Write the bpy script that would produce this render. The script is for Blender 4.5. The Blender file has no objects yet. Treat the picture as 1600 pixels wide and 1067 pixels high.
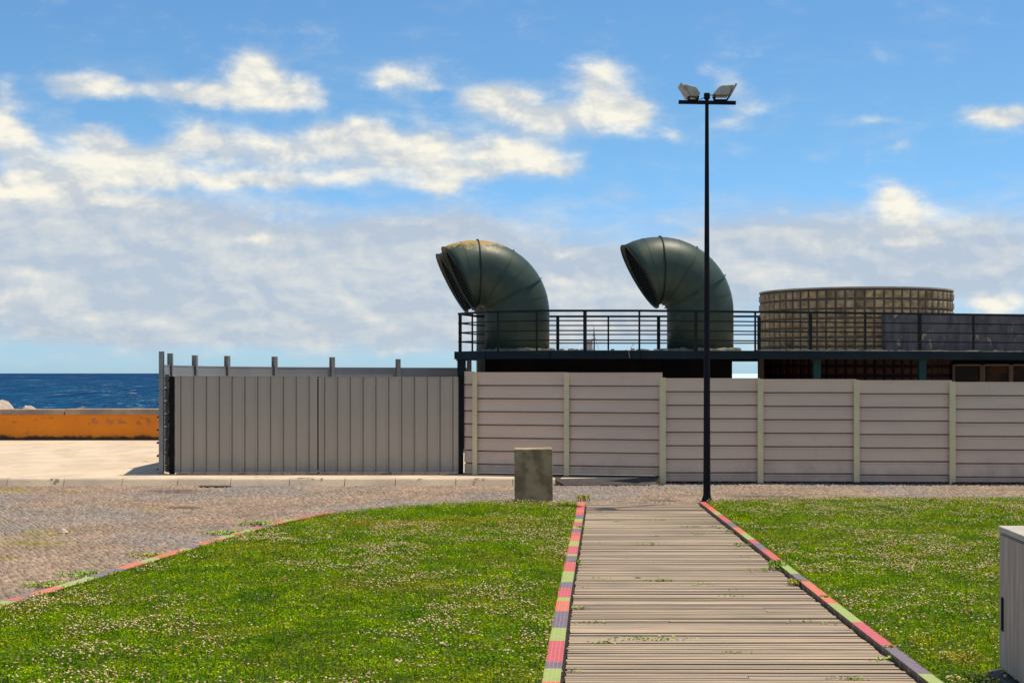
import bpy, math, random
import numpy as np
from mathutils import Vector, noise as mnoise
R = math.radians
random.seed(7)
rng = np.random.default_rng(11)
sc = bpy.context.scene
col = sc.collection
F = 2222.2      # focal length in px of the 1600 px wide photograph
H = 1.9         # eye height
HOR = 583.0     # row of the horizon

# ------------------------------------------------------------------ camera
cam_d = bpy.data.cameras.new("camera")
cam = bpy.data.objects.new("camera", cam_d)
col.objects.link(cam)
cam.location = (0, 0, H)
cam.rotation_euler = (R(90), 0, 0)
cam_d.sensor_width = 36
cam_d.lens = 50
cam_d.shift_y = (HOR - 533.5) / 1600
cam_d.clip_start = 0.1
cam_d.clip_end = 80000
sc.camera = cam

# ------------------------------------------------------------------ light
sun_dir = Vector((0.30, 0.17, 1.0)).normalized()
sun_el = math.asin(sun_dir.z)
sun_az = math.atan2(sun_dir.x, sun_dir.y)
sl = bpy.data.lights.new("sun", 'SUN')
sl.energy = 5.0
sl.angle = R(0.53)
sl.color = (1.0, 0.885, 0.69)
sun = bpy.data.objects.new("sun", sl)
col.objects.link(sun)
sun.rotation_euler = sun_dir.to_track_quat('Z', 'Y').to_euler()
sc.view_settings.view_transform = 'Standard'
sc.view_settings.look = 'None'
sc.view_settings.gamma = 1
sc.view_settings.exposure = 0.0
SKY_STRENGTH = 0.105

# ------------------------------------------------------------------ world: Nishita sky with clouds laid out by direction
world = bpy.data.worlds.new("World")
sc.world = world
world.use_nodes = True


class NT:
    """small helper to write node trees"""
    def __init__(s, tree):
        s.t = tree
        s.n = tree.nodes
        s.l = tree.links

    def new(s, typ, **kw):
        nd = s.n.new(typ)
        for k, v in kw.items():
            setattr(nd, k, v)
        return nd

    def put(s, sock, v):
        if hasattr(v, 'links') or isinstance(v, bpy.types.NodeSocket):
            s.l.new(v, sock)
        elif v is not None:
            try:
                sock.default_value = v
            except Exception:
                sock.default_value = (v[0], v[1], v[2], 1)

    def m(s, op, a, b=None, c=None, clamp=False):
        nd = s.new('ShaderNodeMath', operation=op)
        nd.use_clamp = clamp
        s.put(nd.inputs[0], a)
        if b is not None:
            s.put(nd.inputs[1], b)
        if c is not None:
            s.put(nd.inputs[2], c)
        return nd.outputs[0]

    def v(s, op, a, b=None, c=None):
        nd = s.new('ShaderNodeVectorMath', operation=op)
        s.put(nd.inputs[0], a)
        if b is not None:
            s.put(nd.inputs[1], b)
        if c is not None:
            s.put(nd.inputs[2], c)
        return nd.outputs['Value'] if op in ('LENGTH', 'DOT_PRODUCT', 'DISTANCE') else nd.outputs[0]

    def noise(s, vec, scale=5, detail=4, rough=0.55, dist=0.0, out='Fac'):
        nd = s.new('ShaderNodeTexNoise')
        s.put(nd.inputs['Vector'], vec)
        nd.inputs['Scale'].default_value = scale
        nd.inputs['Detail'].default_value = detail
        nd.inputs['Roughness'].default_value = rough
        nd.inputs['Distortion'].default_value = dist
        return nd.outputs[0] if out == 'Fac' else nd.outputs[1]

    def step(s, x, a, b, lo=0.0, hi=1.0):
        nd = s.new('ShaderNodeMapRange')
        nd.interpolation_type = 'SMOOTHSTEP'
        s.put(nd.inputs[0], x)
        nd.inputs[1].default_value = a
        nd.inputs[2].default_value = b
        nd.inputs[3].default_value = lo
        nd.inputs[4].default_value = hi
        return nd.outputs[0]

    def mix(s, f, a, b, blend='MIX'):
        nd = s.new('ShaderNodeMix', data_type='RGBA', blend_type=blend)
        s.put(nd.inputs[0], f)
        s.put(nd.inputs[6], a if isinstance(a, bpy.types.NodeSocket) else (a[0], a[1], a[2], 1))
        s.put(nd.inputs[7], b if isinstance(b, bpy.types.NodeSocket) else (b[0], b[1], b[2], 1))
        return nd.outputs[2]


def azel(px, py):
    a = math.atan((px - 800) / F)
    return a * F / 100, math.atan((HOR - py) / F * math.cos(a)) * F / 100


W = NT(world.node_tree)
W.n.clear()
wout = W.new('ShaderNodeOutputWorld')
sky = W.new('ShaderNodeTexSky', sky_type='NISHITA')
sky.sun_disc = False
sky.sun_elevation = sun_el
sky.sun_rotation = sun_az
sky.altitude = 0
sky.air_density = 1.0
sky.dust_density = 0.25
sky.ozone_density = 2.2
gen = W.new('ShaderNodeTexCoord').outputs['Generated']
sep = W.new('ShaderNodeSeparateXYZ')
W.l.new(gen, sep.inputs[0])
X, Y_, Z_ = sep.outputs
az = W.m('MULTIPLY', W.m('ARCTAN2', X, Y_), F / 100)
hyp = W.m('SQRT', W.m('ADD', W.m('MULTIPLY', X, X), W.m('MULTIPLY', Y_, Y_)))
el = W.m('MULTIPLY', W.m('ARCTAN2', Z_, hyp), F / 100)
comb = W.new('ShaderNodeCombineXYZ')
W.l.new(az, comb.inputs[0])
W.l.new(el, comb.inputs[1])
P0 = comb.outputs[0]
gs = W.v('MULTIPLY', gen, (1.0, 1.0, 1.7))
# warp the layout so no blob keeps an elliptical outline
w1 = W.v('SUBTRACT', W.noise(gs, 9.0, 3, 0.5, 0, 'Color'), (0.5, 0.5, 0.5))
w2 = W.v('SUBTRACT', W.noise(gs, 34.0, 4, 0.6, 0, 'Color'), (0.5, 0.5, 0.5))
P = W.v('ADD', P0, W.v('ADD', W.v('MULTIPLY', w1, (0.45, 0.22, 0)), W.v('MULTIPLY', w2, (0.55, 0.32, 0))))


def field(blobs, P, pw=0.42):
    tot = None
    for (px, py, rx, ry, w) in blobs:
        u, v = azel(px, py)
        rx /= 100
        ry /= 100
        q = W.v('MULTIPLY_ADD', P, (1 / rx, 1 / ry, 0), (-u / rx, -v / ry, 0))
        d = W.v('DOT_PRODUCT', q, q)
        g = W.m('MULTIPLY', W.m('POWER', pw, d), w)
        tot = g if tot is None else W.m('ADD', tot, g)
    return tot


white = [(3, 150, 26, 36, .5), (-10, 200, 40, 30, .6), (115, 130, 50, 22, .7), (160, 145, 45, 18, .7), (215, 135, 50, 12, .35), (270, 148, 60, 14, .65), (330, 145, 50, 22, .7),
         (392, 112, 42, 34, .95), (430, 140, 60, 30, .8), (475, 150, 30, 22, .45), (380, 160, 70, 14, .6), (625, 122, 48, 24, .75), (680, 140, 30, 8, .3), (590, 132, 30, 10, .35),
         (760, 160, 40, 26, .6), (810, 150, 50, 28, .8), (850, 185, 80, 26, .85), (925, 120, 46, 34, .95), (950, 170, 60, 40, .95), (1000, 185, 30, 30, .7),
         (20, 225, 45, 34, .85), (80, 250, 60, 22, .6), (140, 215, 48, 24, .85), (185, 235, 40, 20, .7), (60, 285, 130, 24, .9), (30, 305, 70, 16, .7), (200, 268, 110, 26, .8),
         (250, 235, 40, 20, .7), (310, 215, 45, 28, .85), (370, 235, 70, 26, .75), (330, 285, 130, 16, .65), (450, 250, 60, 34, .7), (440, 285, 90, 14, .6),
         (500, 215, 50, 28, .8), (560, 205, 55, 26, .85), (600, 240, 90, 34, .85), (660, 235, 55, 38, .85), (690, 285, 34, 22, .8), (545, 275, 60, 16, .5), (650, 290, 50, 14, .5),
         (760, 240, 60, 32, .75), (830, 245, 70, 30, .8), (885, 262, 50, 18, .75), (740, 270, 60, 14, .6), (225, 320, 42, 12, .65), (165, 312, 30, 10, .4),
         (1105, 108, 26, 16, .45), (1140, 130, 32, 22, .5), (1165, 165, 34, 26, .45), (1130, 190, 34, 14, .35), (1052, 215, 24, 12, .5), (1040, 88, 16, 6, .3), (1545, 178, 46, 16, .75), (1590, 190, 40, 16, .75), (1375, 188, 52, 9, .42),
         (1412, 226, 22, 12, .4), (1400, 308, 38, 26, .9), (1410, 345, 70, 26, .8), (1455, 375, 50, 20, .55), (1548, 470, 54, 18, .85), (405, 372, 36, 16, .7), (370, 355, 26, 10, .4),
         (880, 398, 22, 14, .5), (600, 548, 50, 8, .45), (15, 465, 34, 20, .5), (70, 495, 80, 12, .4), (760, 500, 60, 14, .3), (1285, 375, 90, 22, .35), (500, 505, 120, 12, .3), (1300, 430, 60, 14, .35), (900, 440, 50, 14, .3), (640, 545, 40, 7, .4)]
bank = [(90, 350, 130, 36, .9), (260, 350, 130, 40, .8), (60, 430, 200, 60, .8), (300, 430, 190, 60, .75), (520, 430, 160, 70, .6), (640, 365, 120, 40, .6),
        (760, 420, 160, 60, .6), (600, 510, 330, 34, .5), (150, 510, 260, 34, .5), (900, 440, 170, 60, .6), (1040, 470, 120, 60, .45), (1260, 345, 110, 34, .5),
        (1330, 400, 170, 42, .6), (1450, 400, 110, 40, .45), (1560, 350, 60, 30, .3), (1560, 440, 150, 40, .35), (1150, 400, 80, 50, .4), (960, 300, 60, 22, .25),
        (70, 285, 120, 30, .3)]
fw = field(white, P, 0.30)
fb = field(bank, P)
hz_ = W.m('MULTIPLY', W.step(el, 0.0, 0.7), W.step(el, 3.2, 1.6))
fb = W.m('ADD', fb, W.m('MULTIPLY', hz_, 0.42))
n1 = W.noise(gs, 22.0, 9, 0.56, 0.25)
streak = W.noise(W.v('MULTIPLY', gen, (1, 1, 5.0)), 9.0, 6, 0.62, 0.4)
fine = W.noise(gs, 70.0, 6, 0.65, 0.3)
n2 = W.noise(W.v('ADD', gs, (-0.0050, 0, -0.0105)), 22.0, 9, 0.56, 0.25)
nb = W.noise(W.v('MULTIPLY', gs, (1, 1, 1.8)), 12.0, 7, 0.6, 0.2)
relief = W.m('SUBTRACT', n1, n2)
dw = W.step(W.m('ADD', fw, W.m('ADD', W.m('MULTIPLY', W.m('SUBTRACT', n1, 0.5), 1.0), W.m('ADD', W.m('MULTIPLY', W.m('SUBTRACT', streak, 0.5), 0.55), W.m('MULTIPLY', W.m('SUBTRACT', fine, 0.5), 0.35)))), 0.02, 1.02, 0, 0.96)
db = W.step(W.m('ADD', fb, W.m('MULTIPLY', W.m('SUBTRACT', nb, 0.5), 1.5)), 0.02, 0.95, 0, 0.92)
# scattered clouds over the rest of the sky dome
nfar = W.noise(W.v('MULTIPLY', gen, (1, 1, 2.2)), 3.2, 8, 0.6, 0.2)
off = W.step(W.v('LENGTH', W.v('MULTIPLY', W.v('SUBTRACT', P0, (0, 2.2, 0)), (1 / 11.0, 1 / 7.0, 0))), 0.9, 1.4)
dfar = W.m('MULTIPLY', W.step(nfar, 0.47, 0.64), off)
# tinted clear sky
low = W.step(W.m('ARCTAN2', Z_, hyp), R(0), R(11), 1.0, 0.0)
skyc = W.mix(1.0, sky.outputs[0], W.mix(low, (0.66, 1.0, 1.22), (0.62, 1.0, 1.62)), 'MULTIPLY')
bgs = W.new('ShaderNodeBackground')
W.l.new(skyc, bgs.inputs[0])
bgs.inputs[1].default_value = SKY_STRENGTH
lit = W.m('ADD', W.m('MULTIPLY', relief, 5.0), W.m('ADD', W.m('ADD', W.m('MULTIPLY', W.m('MINIMUM', fw, 1.1), 0.42), W.m('MULTIPLY', W.m('SUBTRACT', streak, 0.5), 1.6)), 0.14), clamp=True)
cw = W.mix(lit, (0.62, 0.66, 0.69), (0.99, 0.945, 0.81))
cb = W.mix(W.m('ADD', W.m('MULTIPLY', relief, 2.4), W.m('ADD', W.m('MULTIPLY', W.m('SUBTRACT', nb, 0.36), 1.4), W.m('MULTIPLY', W.m('SUBTRACT', streak, 0.5), 1.2)), clamp=True), (0.50, 0.57, 0.66), (0.84, 0.82, 0.74))
bgb = W.new('ShaderNodeBackground')
W.l.new(cb, bgb.inputs[0])
bgw = W.new('ShaderNodeBackground')
W.l.new(W.m('ADD', 1.0, W.m('MULTIPLY', off, 0.0)), bgw.inputs[1])
W.l.new(cw, bgw.inputs[0])
ms1 = W.new('ShaderNodeMixShader')
W.l.new(db, ms1.inputs[0]); W.l.new(bgs.outputs[0], ms1.inputs[1]); W.l.new(bgb.outputs[0], ms1.inputs[2])
ms2 = W.new('ShaderNodeMixShader')
W.l.new(W.m('MAXIMUM', dw, dfar), ms2.inputs[0]); W.l.new(ms1.outputs[0], ms2.inputs[1]); W.l.new(bgw.outputs[0], ms2.inputs[2])
W.l.new(ms2.outputs[0], wout.inputs[0])


# ------------------------------------------------------------------ helpers
def gp(px, py, z=0.0):
    """the place on a level plane at height z that the photograph shows at px, py"""
    Y = (H - z) * F / (py - HOR)
    return ((px - 800) / F * Y, Y)


def xat(px, Y):
    return (px - 800) / F * Y


def zat(py, Y):
    return H - (py - HOR) / F * Y


class MB:
    def __init__(s):
        s.v, s.f, s.c = [], [], []
        s.cur = (1, 1, 1)

    def face(s, idx, c=None):
        s.f.append(tuple(idx))
        s.c.append(c or s.cur)

    def pts(s, ps):
        k = len(s.v)
        s.v += [tuple(p) for p in ps]
        return list(range(k, k + len(ps)))

    def box(s, x0, x1, y0, y1, z0, z1):
        i = s.pts([(x0, y0, z0), (x1, y0, z0), (x1, y1, z0), (x0, y1, z0), (x0, y0, z1), (x1, y0, z1), (x1, y1, z1), (x0, y1, z1)])
        for q in ((0, 3, 2, 1), (4, 5, 6, 7), (0, 1, 5, 4), (1, 2, 6, 5), (2, 3, 7, 6), (3, 0, 4, 7)):
            s.face([i[k] for k in q])

    def obox(s, c, ax, ay, az_):
        """box with centre c and three half-axis vectors"""
        c, ax, ay, az_ = Vector(c), Vector(ax), Vector(ay), Vector(az_)
        i = s.pts([c - ax - ay - az_, c + ax - ay - az_, c + ax + ay - az_, c - ax + ay - az_, c - ax - ay + az_, c + ax - ay + az_, c + ax + ay + az_, c - ax + ay + az_])
        for q in ((0, 3, 2, 1), (4, 5, 6, 7), (0, 1, 5, 4), (1, 2, 6, 5), (2, 3, 7, 6), (3, 0, 4, 7)):
            s.face([i[k] for k in q])

    def beam(s, a, b, w, h):
        """rectangular bar from a to b, w across, h tall"""
        a, b = Vector(a), Vector(b)
        d = (b - a)
        L = d.length
        d.normalize()
        up = Vector((0, 0, 1)) if abs(d.z) < 0.95 else Vector((0, 1, 0))
        side = d.cross(up).normalized()
        up = side.cross(d).normalized()
        s.obox((a + b) / 2, d * L / 2, side * w / 2, up * h / 2)

    def tube(s, path, rad, n=10, caps=True):
        path = [Vector(p) for p in path]
        if not hasattr(rad, '__len__'):
            rad = [rad] * len(path)
        rings = []
        ref = None
        for k, p in enumerate(path):
            d = (path[min(k + 1, len(path) - 1)] - path[max(k - 1, 0)]).normalized()
            if ref is None:
                ref = Vector((0, 0, 1)) if abs(d.z) < 0.9 else Vector((1, 0, 0))
            u = d.cross(ref).normalized()
            ref = u.cross(d)
            rings.append(s.pts([p + (u * math.cos(t) + ref * math.sin(t)) * rad[k] for t in [2 * math.pi * j / n for j in range(n)]]))
        for a, b in zip(rings, rings[1:]):
            for j in range(n):
                s.face((a[j], a[(j + 1) % n], b[(j + 1) % n], b[j]))
        if caps:
            s.face(rings[0][::-1]); s.face(rings[-1])

    def prism(s, poly, z0, z1):
        n = len(poly)
        a = s.pts([(x, y, z0) for x, y in poly])
        b = s.pts([(x, y, z1) for x, y in poly])
        s.face(a[::-1]); s.face(b)
        for j in range(n):
            s.face((a[j], a[(j + 1) % n], b[(j + 1) % n], b[j]))

    def build(s, name, mat, parent=None, smooth=False, bevel=0.0, angle=35):
        org = Vector(parent['_org']) if parent is not None else Vector((0, 0, 0))
        me = bpy.data.meshes.new(name)
        me.from_pydata([(x - org.x, y - org.y, z - org.z) for x, y, z in s.v], [], s.f)
        ca = me.color_attributes.new('tint', 'FLOAT_COLOR', 'CORNER')
        buf = []
        for f, c in zip(s.f, s.c):
            buf += [c[0], c[1], c[2], 1.0] * len(f)
        if buf:
            ca.data.foreach_set('color', buf)
        me.materials.append(mat)
        if smooth:
            me.polygons.foreach_set('use_smooth', [True] * len(me.polygons))
            try:
                me.set_sharp_from_angle(angle=R(angle))
            except Exception:
                pass
        o = bpy.data.objects.new(name, me)
        col.objects.link(o)
        if parent is not None:
            o.parent = parent
            o['_org'] = tuple(org)
        if bevel:
            b = o.modifiers.new('bevel', 'BEVEL')
            b.width = bevel; b.segments = 2; b.limit_method = 'ANGLE'; b.angle_limit = R(40)
        return o


def thing(name, loc, label, cat, group=None):
    o = bpy.data.objects.new(name, None)
    col.objects.link(o)
    o.location = loc
    o.empty_display_size = 0.2
    o['_org'] = tuple(loc)
    o['label'] = label; o['category'] = cat
    if group:
        o['group'] = group
    return o


def tag(o, label, cat=None, group=None, kind=None):
    o['label'] = label
    if cat: o['category'] = cat
    if group: o['group'] = group
    if kind: o['kind'] = kind
    return o


def np_mesh(name, verts, faces, mat, tint=None, nper=None):
    """verts (N,3), faces (M,k) arrays, tint (M,3) per face"""
    me = bpy.data.meshes.new(name)
    M, k = faces.shape
    me.vertices.add(len(verts)); me.vertices.foreach_set('co', verts.astype(np.float32).ravel())
    me.loops.add(M * k); me.loops.foreach_set('vertex_index', faces.astype(np.int32).ravel())
    me.polygons.add(M); me.polygons.foreach_set('loop_start', np.arange(0, M * k, k, dtype=np.int32))
    me.polygons.foreach_set('loop_total', np.full(M, k, dtype=np.int32))
    me.update(calc_edges=True)
    if tint is not None:
        ca = me.color_attributes.new('tint', 'FLOAT_COLOR', 'CORNER')
        c = np.ones((M, k, 4), np.float32)
        c[:, :, :3] = tint[:, None, :]
        ca.data.foreach_set('color', c.ravel())
    me.materials.append(mat)
    o = bpy.data.objects.new(name, me)
    col.objects.link(o)
    return o


# ------------------------------------------------------------------ materials
def mat(name, c1, c2=None, scale=3.0, stretch=(1, 1, 1), rough=0.6, metal=0.0, spec=0.5, bump=0.0, bscale=30.0, bdist=0.01, lo=0.35, hi=0.65,
        stain=None, sscale=1.0, slo=0.55, shi=0.7, tint=False, detail=6, trans=0.0, bstretch=None, extra=None):
    m = bpy.data.materials.new(name)
    m.use_nodes = True
    T = NT(m.node_tree)
    b = T.n['Principled BSDF']
    pos = T.new('ShaderNodeNewGeometry').outputs['Position']
    v = T.v('MULTIPLY', pos, stretch)
    c = c1
    if c2 is not None:
        c = T.mix(T.step(T.noise(v, scale, detail, 0.6), lo, hi), c1, c2)
    if stain is not None:
        c = T.mix(T.step(T.noise(v, sscale, 8, 0.65, 0.3), slo, shi), c, stain)
    if extra:
        c = extra(T, pos, c)
    if tint:
        a = T.new('ShaderNodeVertexColor', layer_name='tint')
        c = T.mix(1.0, c, a.outputs[0], 'MULTIPLY')
    T.put(b.inputs['Base Color'], c if isinstance(c, bpy.types.NodeSocket) else (c[0], c[1], c[2], 1))
    b.inputs['Roughness'].default_value = rough
    b.inputs['Metallic'].default_value = metal
    b.inputs['Specular IOR Level'].default_value = spec
    if bump:
        bn = T.new('ShaderNodeBump')
        bn.inputs['Strength'].default_value = bump
        bn.inputs['Distance'].default_value = bdist
        T.l.new(T.noise(T.v('MULTIPLY', pos, bstretch or (1, 1, 1)), bscale, 5, 0.6), bn.inputs['Height'])
        T.l.new(bn.outputs[0], b.inputs['Normal'])
    if trans:
        tr = T.new('ShaderNodeBsdfTranslucent')
        T.put(tr.inputs[0], T.mix(1.0, c, (1.25, 1.2, 0.6), 'MULTIPLY'))
        mx = T.new('ShaderNodeMixShader')
        mx.inputs[0].default_value = trans
        T.l.new(b.outputs[0], mx.inputs[1]); T.l.new(tr.outputs[0], mx.inputs[2])
        T.l.new(mx.outputs[0], T.n['Material Output'].inputs[0])
    return m


def masked(T, pos, c, blobs, colr, nscale=3.0, amp=1.2, lo=0.35, hi=0.7):
    """stains with a shape of their own at given places on the ground: (x, y, rx, ry)"""
    tot = None
    for (x, y, rx, ry) in blobs:
        q = T.v('MULTIPLY_ADD', pos, (1 / rx, 1 / ry, 0), (-x / rx, -y / ry, 0))
        g = T.m('POWER', 0.4, T.v('DOT_PRODUCT', q, q))
        tot = g if tot is None else T.m('ADD', tot, g)
    n = T.noise(pos, nscale, 7, 0.65)
    f = T.step(T.m('ADD', tot, T.m('MULTIPLY', T.m('SUBTRACT', n, 0.5), amp)), lo, hi)
    return T.mix(f, c, colr)


def gblob(px, py, rx, ry, z=0):
    x, y = gp(px, py, z)
    k = F * (H - z) / (y * y)
    return (x, y, rx * y / F, ry / k)


M = {}


def dirt_extra(T, pos, c):
    s = T.new('ShaderNodeSeparateXYZ')
    T.l.new(pos, s.inputs[0])
    run = T.noise(T.v('MULTIPLY', pos, (9, 9, .7)), 1.0, 6, 0.7)
    c = T.mix(T.step(run, 0.60, 0.80, 0, 0.22), c, (0.22, 0.17, 0.14))
    n = T.noise(pos, 3.0, 7, 0.7)
    f = T.step(T.m('ADD', T.m('MULTIPLY', T.m('SUBTRACT', 0.45, s.outputs[2]), 0.9), T.m('SUBTRACT', n, 0.5)), 0.0, 0.45, 0, 0.4)
    return T.mix(f, c, (0.19, 0.14, 0.13))


M['panel'] = mat('hoarding steel', (0.69, 0.51, 0.375), (0.63, 0.465, 0.345), scale=0.8, stretch=(1, 1, 3), rough=0.42, spec=0.4, bump=0.25, bscale=1.6, bdist=0.02,
                 stain=(0.58, 0.40, 0.29), sscale=5, slo=0.6, shi=0.8, extra=dirt_extra)
M['gate'] = mat('gate steel', (0.43, 0.365, 0.285), (0.40, 0.34, 0.265), scale=0.9, stretch=(3, 1, 0.6), rough=0.45, spec=0.4, bump=0.2, bscale=1.5, bdist=0.02,
                stain=(0.22, 0.20, 0.18), sscale=4, slo=0.6, shi=0.85, extra=dirt_extra)
M['inner'] = mat('inner hoarding steel', (0.20, 0.21, 0.225), (0.17, 0.18, 0.20), scale=1.5, rough=0.35, spec=0.5, bump=0.3, bscale=1.4, bdist=0.02)
M['post'] = mat('olive post paint', (0.70, 0.60, 0.35), (0.64, 0.54, 0.31), scale=3, rough=0.5, stain=(0.22, 0.19, 0.12), sscale=14, slo=0.62, shi=0.75)
M['steelpost'] = mat('galvanised post', (0.27, 0.27, 0.25), (0.22, 0.22, 0.21), scale=4, rough=0.4, metal=0.3, stain=(0.18, 0.14, 0.10), sscale=12, slo=0.62, shi=0.75)
M['black'] = mat('black iron', (0.008, 0.007, 0.008), (0.014, 0.012, 0.012), scale=6, rough=0.7, spec=0.1)
M['navy'] = mat('dark blue green paint', (0.006, 0.018, 0.024), (0.004, 0.012, 0.018), scale=2, rough=0.6, spec=0.12, stain=(0.03, 0.03, 0.028), sscale=8, slo=0.62, shi=0.72)
M['rail'] = mat('railing paint', (0.006, 0.009, 0.010), (0.012, 0.013, 0.013), scale=9, rough=0.5, spec=0.15)
M['teal'] = mat('teal column paint', (0.010, 0.050, 0.055), (0.008, 0.036, 0.044), scale=3, rough=0.6, spec=0.15)
M['pole'] = mat('lamp pole paint', (0.010, 0.009, 0.012), (0.016, 0.013, 0.017), scale=4, rough=0.6, spec=0.12, bump=0.2, bscale=40, bdist=0.003)
M['housing'] = mat('floodlight housing', (0.52, 0.46, 0.38), (0.36, 0.31, 0.25), scale=8, rough=0.5, stain=(0.22, 0.15, 0.10), sscale=5, slo=0.60, shi=0.72)
M['glass'] = mat('lamp glass', (0.25, 0.25, 0.25), rough=0.1, spec=0.8)
M['darkglass'] = mat('dark window glass', (0.012, 0.009, 0.007), (0.04, 0.018, 0.008), scale=1.5, rough=0.35, spec=0.08, lo=.5, hi=.62)
M['frame'] = mat('window frame', (0.085, 0.06, 0.05), rough=0.6, spec=0.2)
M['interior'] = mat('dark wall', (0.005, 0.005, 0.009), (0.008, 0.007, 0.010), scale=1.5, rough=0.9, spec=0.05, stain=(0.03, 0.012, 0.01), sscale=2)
M['redtile'] = mat('dark red blocks', (0.035, 0.014, 0.012), (0.05, 0.022, 0.018), scale=4, rough=0.6)
M['slab'] = mat('roof slab concrete', (0.42, 0.37, 0.30), (0.30, 0.26, 0.21), scale=4, rough=0.9, stain=(0.12, 0.09, 0.07), sscale=5, slo=0.52, shi=0.62, bump=0.5, bscale=20)


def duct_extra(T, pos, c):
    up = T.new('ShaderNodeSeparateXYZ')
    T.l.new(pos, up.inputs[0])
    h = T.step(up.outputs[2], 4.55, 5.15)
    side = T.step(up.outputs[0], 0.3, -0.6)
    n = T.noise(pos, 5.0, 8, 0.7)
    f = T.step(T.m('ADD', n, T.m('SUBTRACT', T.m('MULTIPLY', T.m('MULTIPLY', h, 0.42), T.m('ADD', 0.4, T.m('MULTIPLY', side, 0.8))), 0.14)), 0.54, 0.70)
    c = T.mix(f, c, (0.36, 0.24, 0.06))  # yellow rust, with sunlight on the crest painted into the same patch
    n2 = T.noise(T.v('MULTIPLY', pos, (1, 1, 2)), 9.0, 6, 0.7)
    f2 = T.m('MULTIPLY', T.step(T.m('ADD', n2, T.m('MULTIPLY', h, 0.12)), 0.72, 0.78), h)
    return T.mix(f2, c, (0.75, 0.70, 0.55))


M['duct_worn_sunlit'] = mat('worn green duct paint', (0.040, 0.066, 0.050), (0.030, 0.052, 0.042), scale=2.5, rough=0.46, spec=0.25, bump=0.15, bscale=2.2, bdist=0.03, extra=duct_extra)
M['duct'] = mat('green duct paint', (0.042, 0.068, 0.050), (0.032, 0.054, 0.042), scale=2.5, rough=0.46, spec=0.25, bump=0.15, bscale=2.2, bdist=0.03,
                stain=(0.10, 0.10, 0.05), sscale=4, slo=0.6, shi=0.8)
M['flange'] = mat('flange paint', (0.012, 0.018, 0.014), (0.025, 0.022, 0.016), scale=8, rough=0.6, spec=0.15)
M['rubble'] = mat('weathered flashing', (0.20, 0.18, 0.13), (0.07, 0.065, 0.05), scale=5, rough=0.9, bump=0.6, bscale=25)
M['mesh'] = mat('grille wire', (0.007, 0.009, 0.008), rough=0.7, spec=0.08)
M['wallslate'] = mat('slate blue painted render', (0.125, 0.125, 0.138), (0.075, 0.077, 0.088), scale=2.6, stretch=(2.0, 1, 0.8), rough=0.9, spec=0.1,
                     stain=(0.34, 0.27, 0.20), sscale=2.1, slo=0.615, shi=0.64, bump=0.3, bscale=12)
M['blocks'] = mat('dirty glass blocks', (0.47, 0.35, 0.20), (0.24, 0.175, 0.10), scale=6.2, rough=0.6, spec=0.2, stain=(0.14, 0.10, 0.06), sscale=2.6, slo=0.55, shi=0.75, tint=True)
M['grout'] = mat('block joints', (0.075, 0.058, 0.04), (0.11, 0.085, 0.06), scale=5, rough=0.9)
M['coping'] = mat('pale coping', (0.50, 0.44, 0.34), (0.35, 0.3, 0.24), scale=4, rough=0.9)


def orange_extra(T, pos, c):
    s = T.new('ShaderNodeSeparateXYZ')
    T.l.new(pos, s.inputs[0])
    x, y, z = s.outputs
    n = T.noise(T.v('MULTIPLY', pos, (1, 1, 1.5)), 1.6, 7, 0.65)
    damp = T.step(T.m('ADD', T.m('MULTIPLY', T.m('SUBTRACT', 0.40, z), 2.2), T.m('SUBTRACT', n, 0.68)), 0.14, 0.34)
    c = T.mix(damp, c, (0.06, 0.030, 0.018))
    n2 = T.noise(T.v('MULTIPLY', pos, (1, 1, 3)), 3.5, 6, 0.7)
    c = T.mix(T.step(n2, 0.60, 0.70), c, (0.34, 0.12, 0.03))
    for (x0_, w_) in ((-11.2, .22), (-10.8, .18), (-10.45, .2), (-10.0, .16), (-9.7, .28), (-9.35, .2), (-8.7, .16), (-8.45, .12)):
        q = T.v('MULTIPLY_ADD', pos, (1 / w_, 0, 1 / .14), (-x0_ / w_, 0, -.60 / .14))
        g_ = T.m('POWER', 0.4, T.v('DOT_PRODUCT', q, q))
        c = T.mix(T.step(T.m('ADD', g_, T.m('MULTIPLY', T.m('SUBTRACT', T.noise(T.v('MULTIPLY', pos, (1, 1, .6)), 16, 6, .75), .5), 3.5)), .75, 1.05, 0, .55), c, (0.16, 0.09, 0.08))
    return c


M['orange'] = mat('orange wall paint', (0.84, 0.26, 0.006), (0.74, 0.22, 0.006), scale=0.8, rough=0.8, bump=0.4, bscale=8, extra=orange_extra)
M['cap'] = mat('wall cap concrete', (0.42, 0.30, 0.20), (0.26, 0.20, 0.15), scale=2.2, rough=0.9, bump=0.5, bscale=12, stain=(0.60, 0.5, 0.38), sscale=1.4, slo=0.62, shi=0.7)
M['moss_block'] = mat('mossy concrete', (0.36, 0.275, 0.16), (0.19, 0.14, 0.08), scale=4.2, rough=0.9, spec=0.1, bump=0.8, bscale=24, bdist=0.008, lo=0.38, hi=0.62,
                      stain=(0.42, 0.36, 0.25), sscale=5.0, slo=0.60, shi=0.68)
M['kerb'] = mat('kerb stone', (0.66, 0.52, 0.36), (0.52, 0.40, 0.29), scale=1.2, rough=0.9, bump=0.6, bscale=18, bdist=0.01, stain=(0.17, 0.12, 0.09), sscale=2.6, slo=0.60, shi=0.68)
M['pavement'] = mat('cream pavement', (0.60, 0.48, 0.345), (0.50, 0.39, 0.28), scale=1.6, stretch=(1, .5, 1), rough=0.9, bump=0.3, bscale=14,
                    stain=(0.30, 0.24, 0.14), sscale=1.9, slo=0.63, shi=0.68)
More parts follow.
